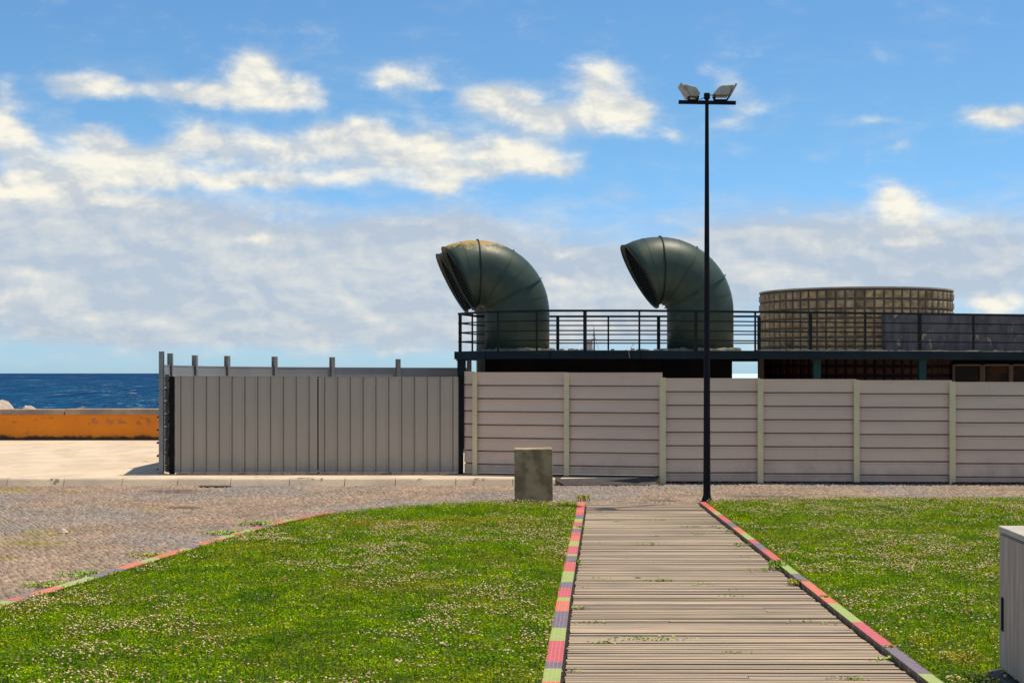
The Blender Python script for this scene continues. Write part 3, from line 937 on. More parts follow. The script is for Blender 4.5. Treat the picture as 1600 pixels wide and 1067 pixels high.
# ------------------------------------------------------------------ weeds
def weed(name, x, y, z, spread, n, hgt, label, group, cx=1.0, cy=1.0, dry=False):
    V = []; Fc = []; T_ = []
    for k in range(n):
        a = random.uniform(0, 6.28); rr = spread * random.random() ** .7
        bx, by = x + math.cos(a) * rr * cx, y + math.sin(a) * rr * cy
        h_ = hgt * random.uniform(.3, 1)
        b = random.uniform(0, 6.28); L_ = random.uniform(.012, .03); w_ = L_ * random.uniform(.3, .55)
        dx_, dy_ = math.cos(b), math.sin(b)
        i0 = len(V)
        V += [(bx, by, z + h_ * .5), (bx + dx_ * L_ * .5 - dy_ * w_, by + dy_ * L_ * .5 + dx_ * w_, z + h_ * .9), (bx + dx_ * L_, by + dy_ * L_, z + h_), (bx + dx_ * L_ * .5 + dy_ * w_, by + dy_ * L_ * .5 - dx_ * w_, z + h_ * .8)]
        Fc.append((i0, i0 + 1, i0 + 2, i0 + 3)); q = random.uniform(.6, 1.4)
        T_.append((q * (2.0 if dry else 1), q, q))
        if k % 3 == 0:
            i0 = len(V)
            V += [(bx, by, z), (bx + .003, by, z), (bx + .003, by, z + h_ * .6), (bx, by, z + h_ * .6)]
            Fc.append((i0, i0 + 1, i0 + 2, i0 + 3)); T_.append((.6, .6, .6))
    o = np_mesh(name, np.array(V), np.array(Fc), M['weed'], np.array(T_))
    return tag(o, label, 'weed', group)


WG = 'weeds growing through the boardwalk'
wd = [(1216, 888, .10, 130, .09, 'bushiest green weed beside the right mosaic kerb', False), (1196, 892, .16, 40, .03, 'flat sprawling weed left of the bushiest weed by the right kerb', False),
      (1243, 913, .08, 110, .05, 'weed with a yellow tinge against the right kerb, just nearer than the bushiest weed', True), (1157, 853, .10, 45, .035, 'low weed by the far right kerb of the boardwalk', False),
      (1390, 1018, .03, 110, .05, 'brownish tuft leaning on the right kerb near the bottom of the photo', True), (1390, 1030, .10, 30, .02, 'low weed just in front of the brownish tuft', False),
      (1330, 1060, .09, 30, .015, 'flat weed between planks at the bottom right of the boardwalk', False), (1010, 998, .24, 90, .015, 'widest row of small weeds between planks in the near left boardwalk', False),
      (945, 1003, .10, 26, .012, 'small weed left of the widest row of weeds', False), (1036, 907, .10, 40, .02, 'small weed in the middle of the boardwalk', False),
      (1011, 851, .14, 40, .02, 'thin weed on the far half of the boardwalk', False), (1033, 813, .10, 26, .02, 'tiny weed near the far end of the boardwalk', False),
      (1077, 823, .16, 30, .02, 'thin weed row at the far end of the boardwalk, right of centre', False), (928, 972, .12, 24, .012, 'thin line of weed close to the left kerb', False),
      (905, 950, .06, 20, .02, 'small weed touching the left kerb', False), (1137, 832, .06, 22, .04, 'small upright weed at the far right kerb', False), (1290, 938, .045, 120, .05, 'green weed at the right kerb beside an orange tile band', False),
      (903, 882, .05, 40, .06, 'green tuft hanging over the left kerb', False), (908, 828, .05, 40, .06, 'farther green tuft over the left kerb', False), (896, 1048, .06, 14, .02, 'tiny weed at the near left kerb', False)]
lowv = []
for (px_, py_, sp_, n_, h_, lb, dr) in wd:
    x_, y_ = gp(px_, py_, .02)
    if h_ <= .035:
        lowv.append((x_, y_, sp_, n_, h_)); continue
    weed('weed', x_, y_, .02, sp_, n_, h_, lb, WG, 1.0, 1.0 if h_ > .03 else .35, dr)
V = []; Fc = []; T_ = []
for k in range(26):
    y_ = random.uniform(8.8, 19.5)
    lowv.append((random.uniform(float(walkL(y_)) + .05, float(walkR(y_)) - .05), y_, random.uniform(.03, .12), random.randint(4, 14), .012))
for (x_, y_, sp_, n_, h_) in lowv:
    for k in range(n_):
        bx, by = x_ + random.gauss(0, sp_ * .6), y_ + random.gauss(0, sp_ * .18)
        b = random.uniform(0, 6.28); L_ = random.uniform(.012, .03); w_ = L_ * random.uniform(.3, .55); z_ = .02 + h_ * random.uniform(.3, 1)
        dx_, dy_ = math.cos(b), math.sin(b); i0 = len(V)
        V += [(bx, by, z_ * .7), (bx + dx_ * L_ * .5 - dy_ * w_, by + dy_ * L_ * .5 + dx_ * w_, z_), (bx + dx_ * L_, by + dy_ * L_, z_), (bx + dx_ * L_ * .5 + dy_ * w_, by + dy_ * L_ * .5 - dx_ * w_, z_ * .9)]
        Fc.append((i0, i0 + 1, i0 + 2, i0 + 3)); q = random.uniform(.5, 1.2); T_.append((q, q, q))
tag(np_mesh('low_weeds', np.array(V), np.array(Fc), M['weed'], np.array(T_)), 'tiny weeds sprouting between the boardwalk planks', 'weeds', kind='stuff')
x_, y_ = gp(912, 783)
weed('grass_tuft', x_, y_ + .05, 0, .11, 120, .10, 'yellow green grass tuft at the far left corner of the boardwalk', None, 1, .5, True)
# scruffy grass at the outer kerb
for k, (pa, lb) in enumerate([((262, 873), 'yellowish grass fringe outside the curved kerb, nearest long one'), ((370, 837), 'grass fringe outside the curved kerb, past its middle'), ((420, 822), 'far grass fringe outside the curved kerb'),
                              ((155, 903), 'grass fringe outside the curved kerb at its left part'), ((100, 920), 'leftmost grass fringe outside the curved kerb')]):
    x_, y_ = gp(*pa)
    weed('grass_fringe', x_ - .02, y_ + .14, 0, .42, 520, .045, lb, 'grass fringes along the curved kerb', 1.0, .45, k in (0,))['kind'] = 'stuff'

# pale stone on the cobbles
x_, y_ = gp(99, 833)
g = MB(); rs = []
for k in range(9):
    a = k / 9 * 6.283
    rs.append((x_ + .07 * math.cos(a) * random.uniform(.7, 1.1), y_ + .05 * math.sin(a) * random.uniform(.7, 1.1)))
i = g.pts([(p[0], p[1], .01) for p in rs] + [(p[0] * .5 + x_ * .5, p[1] * .5 + y_ * .5, .045 + random.uniform(-.01, .01)) for p in rs])
for k in range(9): g.face((i[k], i[(k + 1) % 9], i[9 + (k + 1) % 9], i[9 + k]))
g.face(i[9:])
tag(g.build('stone', M['paper']), 'loose pale stone lying on the mossy cobbles', 'stone')

# ------------------------------------------------------------------ orange sea wall, rocks
WY = 38.1
zt = zat(639, WY)
t = thing('sea_wall', (-12, WY, 0.1), 'low orange painted sea wall with a weathered grey cap', 'wall')
g = MB(); g.box(-22, -4.5, WY, WY + .45, .0, zat(648, WY)); g.build('wall', M['orange'], t)
g = MB()
x = -22
while x < -4.5:
    L_ = random.uniform(2.2, 2.8); j = random.uniform(-.008, .008)
    g.box(x + .01, min(x + L_, -4.5) - .01, WY - .04 + j, WY + .5, zat(648, WY) + .002, zt + j); x += L_
g.build('cap', M['cap'], t, bevel=.015)


def rock(cx, cy, cz, rx, ry, rz, label, seed):
    import bmesh
    bm = bmesh.new()
    bmesh.ops.create_icosphere(bm, subdivisions=3, radius=1)
    for v in bm.verts:
        n_ = mnoise.noise(v.co * 1.3 + Vector((seed, 0, 0))) * .5 + mnoise.noise(v.co * 3.1 + Vector((seed, 5, 0))) * .22
        v.co *= 1 + n_
        v.co = Vector((v.co.x * rx, v.co.y * ry, v.co.z * rz))
    me = bpy.data.meshes.new('rock'); bm.to_mesh(me); bm.free()
    me.materials.append(M['rock'])
    o = bpy.data.objects.new('rock', me); col.objects.link(o); o.location = (cx, cy, cz)
    tag(o, label, 'rock', 'breakwater rocks beyond the sea wall')


YR = 52
rock(xat(-4, YR), YR, zat(655, YR), .75, .9, .62, 'larger pale breakwater rock at the left edge beyond the orange wall', 3.1)
rock(xat(31, YR), YR + 1, zat(655, YR), .45, .6, .42, 'smaller pointed breakwater rock beyond the orange wall', 8.7)
rock(xat(-50, YR), YR, zat(655, YR), .9, .9, .75, 'breakwater rock just outside the left edge', 5.2)


# ------------------------------------------------------------------ hoardings
def sheet_h(mb, A, B, z0, z1, pitch=0.232, depth=0.085, face_out=1, phase=0):
    """steel boards laid horizontally: A, B plan points, ribbed profile up the height; measured down from the top edge z1"""
    A = Vector(A); B = Vector(B)
    d = (B - A).normalized(); n = Vector((d.y, -d.x)) * face_out
    prof = [(z1 + .0, -.012), (z1, .0), (z1 - .022, .0), (z1 - .026, -.006)]
    z = z1 - .026
    k = 0
    top = z1
    while True:
        zb = top - pitch * (k + 1)
        if zb < z0: break
        prof += [(zb + .050, .000), (zb + .011, .006), (zb + .009, -depth), (zb - .015, -depth), (zb - .017, -.002), (zb - .040, .002), (zb - .043, -.012), (zb - .052, -.012)]
        k += 1
    prof = [p for p in prof if p[0] > z0 + .01] + [(z0, -.006)]
    ia = mb.pts([(A.x + n.x * o, A.y + n.y * o, z) for z, o in prof]); ib = mb.pts([(B.x + n.x * o, B.y + n.y * o, z) for z, o in prof])
    for j in range(len(prof) - 1):
        mb.face((ia[j + 1], ib[j + 1], ib[j], ia[j]) if face_out > 0 else (ia[j], ib[j], ib[j + 1], ia[j + 1]))


def sheet_v(mb, A, B, z0, z1, pitch=0.228, rib=.016):
    A = Vector(A); B = Vector(B)
    L_ = (B - A).length; d = (B - A).normalized(); n = Vector((d.y, -d.x))
    prof = [(0, 0)]
    s_ = pitch * .45
    while s_ < L_ - .03:
        prof += [(s_ - .036, 0), (s_ - .026, rib), (s_ - .006, rib), (s_, -.022), (s_ + .012, -.022), (s_ + .016, 0)]
        s_ += pitch
    prof.append((L_, 0))
    ia = mb.pts([(A.x + d.x * s_ + n.x * o, A.y + d.y * s_ + n.y * o, z0) for s_, o in prof]); ib = mb.pts([(A.x + d.x * s_ + n.x * o, A.y + d.y * s_ + n.y * o, z1) for s_, o in prof])
    for j in range(len(prof) - 1):
        mb.face((ia[j], ia[j + 1], ib[j + 1], ib[j]))


def solid(o, th=.004):
    m = o.modifiers.new('solid', 'SOLIDIFY'); m.thickness = th; m.offset = -1


def hpost(mb, x, y, z0, z1, w=.095, d_=.10, ang=0.0):
    c_, s_ = math.cos(ang), math.sin(ang)
    ux = Vector((c_, s_, 0)); uy = Vector((-s_, c_, 0)); uz = Vector((0, 0, 1))
    ctr = Vector((x, y, (z0 + z1) / 2)); hz = uz * (z1 - z0) / 2
    mb.obox(ctr - uy * (d_ / 2 - .004), ux * w / 2, uy * .004, hz)
    mb.obox(ctr + uy * (d_ / 2 - .004), ux * w / 2, uy * .004, hz)
    mb.obox(ctr, ux * .004, uy * (d_ / 2 - .009), hz)


# front hoarding, right
posts = [(742, 25.25, .108, 583.5, .085), (885, 24.85, .108, 583.5, .090), (1035, 24.5, 0, 590, .110), (1187.5, 24.5, 0, 592, .100), (1337.5, 24.45, 0, 593.5, .098), (1487, 24.38, 0, 596, .105), (1638, 24.3, 0, 597, .10), (1790, 24.25, 0, 598, .10), (1945, 24.2, 0, 598, .10)]
groups = [
    ('tall hoarding of ribbed beige steel sheets between the black gate post and the walkway', [-1, 0, 1, 2], [(581, 579.5), (581.5, 581.5), (581.5, 582.5)]),
    ('long lower hoarding of ribbed beige steel sheets running right behind the lamp post', [2, 3, 4, 5, 6, 7, 8], [(590, 591.5), (592, 592.5), (593.5, 594.5), (596.5, 597), (597.5, 598), (598, 598)])]
P_ = {k: (xat(p[0], p[1]), p[1], p[2]) for k, p in enumerate(posts)}
P_[-1] = (xat(725.5, 25.3), 25.30, .108)
t1 = thing('hoarding_fence', (P_[0][0], P_[0][1], .1), groups[0][0], 'hoarding', 'beige steel hoardings')
t2 = thing('hoarding_fence', (P_[2][0], P_[2][1], 0), groups[1][0], 'hoarding', 'beige steel hoardings')
for t, (lb, ids, tops) in zip((t1, t2), groups):
    for (a, b), (ta, tb) in zip(zip(ids, ids[1:]), tops):
        A = P_[a]; B = P_[b]
        zz = (zat(ta, A[1]) + zat(tb, B[1])) / 2
        z0 = (.135 if t is t1 else .045)
        g = MB(); sheet_h(g, A[:2], B[:2], z0, zz)
        o = g.build('panel', M['panel'], t); solid(o)
        if b == 2: tag(o, 'steel sheet panel behind the concrete block')
    for k in (ids[1:-1] if t is t1 else ids):
        p = posts[k]; q = P_[k]
        g = MB(); hpost(g, q[0], q[1], p[2] - .03 if p[2] else -.03, zat(p[3], q[1]), p[4], .11)
        g.build('post', M['post'], t)
# dark sole rail under the boards
for t, ids, z0, z1 in ((t1, [-1, 0, 1, 2], .105, .130), (t2, [2, 3, 4, 5, 6, 7, 8], -.01, .035)):
    g = MB()
    for a, b in zip(ids, ids[1:]):
        g.beam((P_[a][0], P_[a][1] + .02, (z0 + z1) / 2), (P_[b][0], P_[b][1] + .02, (z0 + z1) / 2), .03, z1 - z0)
    g.build('sole_rail', M['black'], t)

g = MB()
for k in range(420):
    u_ = random.uniform(P_[2][0] + .1, P_[7][0])
    y_ = float(np.interp(u_, [P_[j][0] for j in range(2, 9)], [P_[j][1] for j in range(2, 9)])) - random.uniform(.0, .11)
    q = random.uniform(.008, .028)
    g.obox((u_, y_, q * .5), (q, q * .4, 0), (-q * .4, q, 0), (0, q * .3, q * .9))
tag(g.build('debris', M['plinth']), 'dark rubbish and soil strewn along the foot of the lower hoarding', kind='stuff')
# inner hoarding, curves behind the gate
ip = [(252.5, 25.3), (266, 27.3), (304.5, 29.2), (355, 31.0), (429, 32.8), (519, 34.3), (622, 35.2), (733, 35.8)]
itop = [549, 552, 555, 556, 557, 558, 561, 562]
t = thing('hoarding_fence', (xat(266, 27.3), 27.3, .1), 'grey steel hoarding curving behind the gate, posts standing above its boards', 'hoarding')
IP = [(xat(a, b), b) for a, b in ip]
for k in range(7):
    A, B = IP[k], IP[k + 1]
    g = MB(); sheet_h(g, A, B, .13, 2.055 - .003 * k, face_out=1)
    o = g.build('panel', M['inner'], t); solid(o)
for k, (p, ty) in enumerate(zip(IP, itop)):
    q = IP[min(k + 1, 7)]; q0 = IP[max(k - 1, 0)]
    g = MB(); hpost(g, p[0], p[1], .08, zat(ty, p[1]), .10 if k else .075, .10, math.atan2(q[1] - q0[1], q[0] - q0[0]) if k else 0)
    g.build('post', M['steelpost'], t)

# gate
gy = 25.30
gz0, gz1 = .108, zat(588.5, gy)
t = thing('double_gate', (xat(496, gy), gy, .1), 'wide double gate of grey vertically ribbed steel with black end post', 'gate')
for (pa, pb, ta, rot) in ((273.5, 496, 588, .003), (498, 716.5, 589.5, -.002)):
    xa, xb_ = xat(pa, gy), xat(pb, gy)
    g = MB(); sheet_v(g, (xa, gy - .02), (xb_, gy - .02), zat(738.2, gy), zat(ta, gy))
    lf = g.build('gate_leaf', M['gate'], t); solid(lf)
    g = MB()
    zt_ = zat(ta, gy); zb_ = zat(738.2, gy)
    for za in (zb_ + .03, zt_ - .02):
        g.box(xa + .02, xb_ - .02, gy + .03, gy + .07, za - .02, za + .02)
    for xx in (xa + .02, (xa + xb_) / 2, xb_ - .05):
        g.box(xx, xx + .04, gy + .032, gy + .068, zb_ + .052, zt_ - .042)
    g.beam((xa + .06, gy + .05, zb_ + .05), ((xa + xb_) / 2, gy + .05, zt_ - .05), .02, .03)
    g.build('frame', M['black'], lf)
    g = MB(); g.box(xa + .01, xb_ - .01, gy - .03, gy + .01, zt_ + .001, zt_ + .012); g.build('top_edge', M['gate'], lf)
for px_ in (497.5, 610):
    g = MB(); x_ = xat(px_, gy)
    g.tube([(x_ - .02, gy + .02, .15), (x_ + .02, gy + .02, .15)], .035, 14)
    g.build('wheel', M['steelpost'], t)
g = MB(); g.box(xat(494.5, gy), xat(499.5, gy), gy + .075, gy + .10, zat(738.2, gy), zat(591, gy)); g.build('closing_strip', M['black'], t)
g = MB(); g.box(xat(275, gy), xat(716, gy), gy + .005, gy + .045, .109, .125); g.build('ground_rail', M['black'], t)
g = MB()   # ragged black hinge post at the left
x0_, x1_ = xat(265, gy), xat(272.5, gy)
g.box(x0_, x1_, gy - .03, gy + .05, .10, zat(588, gy))
zz = .16
while zz < 1.8:
    hh = random.choice([.03, .05, .09, .16]); dd = random.uniform(.005, .022)
    if random.random() < .6: g.box(x1_ - .002, x1_ + dd * .6, gy - .034, gy - .02, zz, zz + hh)
    if random.random() < .6: g.box(x0_ - dd, x0_ + .002, gy - .034, gy + .02, zz, zz + hh)
    zz += hh + random.uniform(.02, .08)
g.build('hinge_post', M['black'], t)
g = MB(); sheet_h(g, (xat(257.5, gy + .2), gy + .2), (xat(264, gy + .05), gy + .05), .13, zat(585, gy), depth=.03)
o = g.build('side_panel', M['steelpost'], t); solid(o)
g = MB(); g.box(xat(716.5, gy), xat(724, gy), gy - .04, gy + .06, .10, zat(586, gy)); g.box(xat(714.5, gy), xat(725.5, gy), gy - .05, gy + .07, .108, .125)
g.build('lock_post', M['black'], t)

# ------------------------------------------------------------------ pavilion building
front_px = [(714.5, 33.7), (760, 32.7), (860, 32.0), (1000, 32.0), (1180, 32.65), (1300, 33.1), (1437, 33.75), (1600, 34.7), (1750, 35.6)]
FP = [(xat(a, b), b) for a, b in front_px]
DT = zat(547, 32)    # deck top
DB = zat(560.5, 32)
b0 = thing('pavilion', (xat(1100, 34), 34, .1), 'low dark pavilion with a flat railed roof deck behind the hoarding', 'building')
g = MB()
poly = [(x_ + .05, y_ + .10) for x_, y_ in FP] + [(18, 41), (IP[-1][0] + .55, 41)]
poly = poly[:]
g.prism(poly, DT - .10, DT)
g.build('roof_deck', M['slab'], b0)
g = MB()
for a, b in zip(FP, FP[1:]):
    g.beam((a[0], a[1], (DT + DB) / 2 - .005), (b[0], b[1], (DT + DB) / 2 - .005), .10, DT - DB - .01)
g.beam((FP[0][0] - .02, FP[0][1] - .05, (DT + DB) / 2), (IP[-1][0] + .5, 41, (DT + DB) / 2), .10, DT - DB - .014)
g.beam((IP[-1][0] + .5, 41, (DT + DB) / 2), (18, 41, (DT + DB) / 2), .10, DT - DB - .02)
g.build('edge_beam', M['navy'], b0)
# thin broken lip of concrete along the front edge at the right
g = MB()
x_ = 5.6
while x_ < 12.5:
    y_ = float(np.interp(x_, [p[0] for p in FP], [p[1] for p in FP]))
    L_ = random.uniform(.15, .5)
    y2 = float(np.interp(x_ + L_, [p[0] for p in FP], [p[1] for p in FP]))
    hh = random.uniform(.012, .035)
    g.beam((x_, y_ + .02, DT + hh / 2), (x_ + L_, y2 + .02, DT + hh / 2), .10, hh)
    x_ += L_ + random.uniform(0, .02)
g.build('concrete_lip', M['slab'], b0)
for px_, Yc, w_, m_ in ((721, 33.75, .10, 'navy'), (1277, 33.4, .085, 'teal'), (1442, 34.0, .085, 'teal')):
    g = MB(); x_ = xat(px_, Yc)
    g.box(x_ - w_, x_ + w_, Yc + .0, Yc + 2 * w_, .1, DB + .02)
    g.box(x_ - w_ - .03, x_ + w_ + .03, Yc - .02, Yc + 2 * w_ + .02, DB - .03, DB - .004)
    g.build('column', M[m_], b0)
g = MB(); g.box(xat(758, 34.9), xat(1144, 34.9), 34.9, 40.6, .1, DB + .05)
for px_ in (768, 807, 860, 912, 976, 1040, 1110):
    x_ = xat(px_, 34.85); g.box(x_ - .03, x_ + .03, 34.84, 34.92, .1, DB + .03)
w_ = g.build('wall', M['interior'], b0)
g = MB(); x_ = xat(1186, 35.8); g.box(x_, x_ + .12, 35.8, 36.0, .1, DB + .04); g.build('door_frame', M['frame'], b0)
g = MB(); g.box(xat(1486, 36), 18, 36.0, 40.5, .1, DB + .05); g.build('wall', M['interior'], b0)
for k, (pa, pb) in enumerate(((1490, 1532), (1537, 1577), (1581, 1640), (1645, 1700))):
    xa, xb_ = xat(pa, 35.9), xat(pb, 35.9)
    z1_ = zat(570, 35.9); z0_ = z1_ - 1.2
    g = MB()
    g.box(xa - .035, xa + .02, 35.86, 35.99, z0_, z1_); g.box(xb_ - .02, xb_ + .035, 35.862, 35.992, z0_, z1_)
    g.box(xa + .021, xb_ - .021, 35.864, 35.99, z1_ - .03, z1_ + .02); g.box(xa + .021, xb_ - .021, 35.864, 35.99, z0_, z0_ + .05)
    wf = g.build('window', M['frame'], b0)
    g = MB(); g.box(xa + .022, xb_ - .022, 35.92, 35.94, z0_ + .052, z1_ - .032); g.build('pane', M['darkglass'], wf)


# railings
def railing(line, post_px, rows, ztop, label_parent, thick_px):
    pts_ = line
    rails = MB()
    zt_ = ztop
    hts = rows
    for a, b in zip(pts_, pts_[1:]):
        for k, z_ in enumerate(hts):
            w = .050 if k == 0 else .030
            rails.beam((a[0], a[1], z_), (b[0], b[1], z_), w, .050 if k == 0 else .030)
    rails.build('rails', M['rail'], label_parent)
    for p, th in post_px:
        # where the sight line through column p crosses the rail line
        best = None
        for a, b in zip(pts_, pts_[1:]):
            s_ = (p - 800) / F
            den = (b[0] - a[0]) - s_ * (b[1] - a[1])
            if abs(den) < 1e-6: continue
            u = (s_ * a[1] - a[0]) / den
            if -.01 <= u <= 1.01: best = (a[0] + (b[0] - a[0]) * u, a[1] + (b[1] - a[1]) * u)
        if best is None: continue
        w = .078 if th else .042
        g_ = MB(); g_.box(best[0] - w / 2, best[0] + w / 2, best[1] - w / 2, best[1] + w / 2, DT - .02, zt_ - .0255)
        g_.build('baluster', M['rail'], label_parent)


RL = [(x_ + .03, y_ + .06) for x_, y_ in FP]
zr = zat(485.5, 32.06)
rows = [zr, zat(501, 32.06), zat(516.5, 32.06), zat(531.5, 32.06)]
rt = thing('railing', (RL[3][0], RL[3][1], DT), 'long dark metal railing with three lower rails along the front roof edge', 'railing', 'roof railings')
railing(RL, [(719, 1), (738, 0), (778, 0), (838.5, 0), (914, 1), (999, 0), (1087, 1), (1180, 0), (1266, 1), (1352, 0), (1437, 1), (1521, 0), (1606, 1), (1690, 0)], rows, zr, rt, None)
YB = 35.3
RB = [(xat(719, 33.82), 33.84), (xat(747, YB), YB), (xat(1187, YB), YB)]
rt = thing('railing', (RB[1][0], YB, DT), 'rear dark metal railing seen between the two bent ducts', 'railing', 'roof railings')
railing(RB, [(871.5, 1), (950.5, 0), (1029, 1), (1108, 0), (1186, 1)], [z_ + 0 for z_ in rows], zr, rt, None)


# ducts
def duct(name, xc, yc, zp, s_, phi, sweep, label, matr, zbase):
    """s_: metres per photo pixel at the duct; the pivot of the bend lies beside the axis"""
    t = thing(name, (xc, yc, zbase), label, 'duct', 'bent ventilation ducts on the roof deck')
    r, Rr = 50.5 * s_, 63 * s_
    out = Vector((-math.cos(phi), -math.sin(phi), 0))
    nrm = Vector((-out.y, out.x, 0))
    up = Vector((0, 0, 1))
    piv = Vector((xc, yc, zp)) + out * Rr
    NS = 64

    def ring(mb, c, e, rad):
        return mb.pts([c + (e * math.cos(a) + nrm * math.sin(a)) * rad for a in [2 * math.pi * j / NS for j in range(NS)]])
    g = MB()
    rings = [ring(g, Vector((xc, yc, zbase)), -out, r), ring(g, Vector((xc, yc, zp - .02)), -out, r)]
    angs = [0, 5, 10, 15, 20, 25, 29, 35, 41, 47, 53, 60, 66, 72, 78, 84, 90, 97, 104, 111, sweep]
    for a in angs:
        th = R(a)
        e = (-out) * math.cos(th) + up * math.sin(th)
        fl = max(0, (a - 90) / (sweep - 90))
        rr = r * (1 + .07 * fl); RR = Rr + (61.0 * s_ - Rr) * fl
        rings.append(ring(g, piv + e * RR, e, rr))
    for a_, b_ in zip(rings, rings[1:]):
        for j in range(NS):
            g.face((a_[j], b_[j], b_[(j + 1) % NS], a_[(j + 1) % NS]))
    o = g.build('pipe', matr, t, smooth=True, angle=30)
    m_ = o.modifiers.new('solid', 'SOLIDIFY'); m_.thickness = .012; m_.offset = -1
    # flanges at the joints
    for a, hgt_, th_ in ((29, .045, .012), (60, .022, .018), (90, .030, .022), (sweep, .020, .03), (0, .008, .012), (14, .005, .010), (45, .005, .010), (75, .005, .010), (104, .005, .010)):
        th = R(a)
        e = (-out) * math.cos(th) + up * math.sin(th); tg = (-out) * (-math.sin(th)) + up * math.cos(th)
        fl = max(0, (a - 90) / (sweep - 90))
        rr = r * (1 + .07 * fl); RR = Rr + (61.0 * s_ - Rr) * fl
        f = MB()
        c = piv + e * RR
        A = [ring(f, c - tg * th_ / 2, e, rr - .004), ring(f, c - tg * th_ / 2, e, rr + hgt_), ring(f, c + tg * th_ / 2, e, rr + hgt_), ring(f, c + tg * th_ / 2, e, rr - .004)]
        for a_, b_ in zip(A, A[1:] + A[:1]):
            for j in range(NS): f.face((a_[j], b_[j], b_[(j + 1) % NS], a_[(j + 1) % NS]))
        f.build('rim' if a == sweep else ('seam' if hgt_ < .006 else 'flange'), M['flange'] if a in (90, sweep) else matr, t)
    # wire grille a little inside the mouth
    th = R(sweep - 3)
    e = (-out) * math.cos(th) + up * math.sin(th)
    c = piv + e * (61.3 * s_)
    rr = r * 1.05
    f = MB()
    k = -rr + .04
    while k < rr - .02:
        hl = math.sqrt(max(rr * rr - k * k, 0)) - .005
        f.beam(c + e * k - nrm * hl, c + e * k + nrm * hl, .011, .011)
        f.beam(c + nrm * k - e * hl, c + nrm * k + e * hl, .008, .008)
        k += .062
    f.build('grille', M['mesh'], t)
    return t


s34 = 34 / F
duct('ventilation_duct', xat(808, 34), 34, zat(490, 34), s34, R(8.5), 118, 'bent green duct in front of its twin at the roof corner, yellow top of rust and painted-in sunlight', M['duct_worn_sunlit'], DT)
s36 = s34 * .985
duct('ventilation_duct', xat(791.5, 35.85), 35.85, zat(492, 35.0), s36, R(8.5), 118, 'green duct mostly hidden behind the yellow-topped duct, its mouth poking out left', M['duct'], .1)
Y3 = 33.7
duct('ventilation_duct', xat(1094, Y3), Y3, zat(487, Y3), Y3 / F * 1.022, R(4.5), 120, 'bent green duct standing alone behind the lamp post', M['duct'], DT)
# ragged flashing and rubble at the duct bases
for xc, yc, rr in ((xat(808, 34), 34, .80), (xat(1094, Y3), Y3, .84)):
    g = MB()
    n_ = 40; a_ = []; b_ = []; c_ = []
    for j in range(n_):
        an = 2 * math.pi * j / n_; q = rr + random.uniform(.02, .16); hh = random.uniform(.03, .08)
        a_.append((xc + q * math.cos(an), yc + q * math.sin(an), DT)); b_.append((xc + (q - .03) * math.cos(an), yc + (q - .03) * math.sin(an), DT + hh)); c_.append((xc + (rr - .05) * math.cos(an), yc + (rr - .05) * math.sin(an), DT + hh + .01))
    i = g.pts(a_ + b_ + c_)
    for j in range(n_):
        k = (j + 1) % n_
        g.face((i[j], i[k], i[n_ + k], i[n_ + j])); g.face((i[n_ + j], i[n_ + k], i[2 * n_ + k], i[2 * n_ + j]))
    g.build('base_flashing', M['rubble'], b0)
g = MB()
for k in range(70):
    x_ = random.choice([random.uniform(xat(860, 32), xat(1050, 32)), random.uniform(6, 12)])
    y_ = float(np.interp(x_, [p[0] for p in FP], [p[1] for p in FP])) + random.uniform(.15, .9)
    q = random.uniform(.01, .035)
    g.obox((x_, y_, DT + q * .6), (q, q * .3, 0), (-q * .3, q * .8, 0), (0, .1 * q, q * .7))
tag(g.build('rubble', M['slab']), 'crumbs of broken concrete strewn along the roof edge', 'rubble', kind='stuff')
# bent twigs on the edge
g = MB(); a = (xat(987, 32), 32.1, DT)
g.tube([a, (a[0] - .02, 32.05, DT + .05), (a[0] + .06, 32.0, DT + .15)], .006, 5)
g.tube([(xat(982, 31.9), 31.92, DT), (xat(984, 31.9), 31.90, DT - .18)], .005, 5)
tag(g.build('wire', M['coping']), 'bent bit of wire sticking up from the roof edge', 'wire')

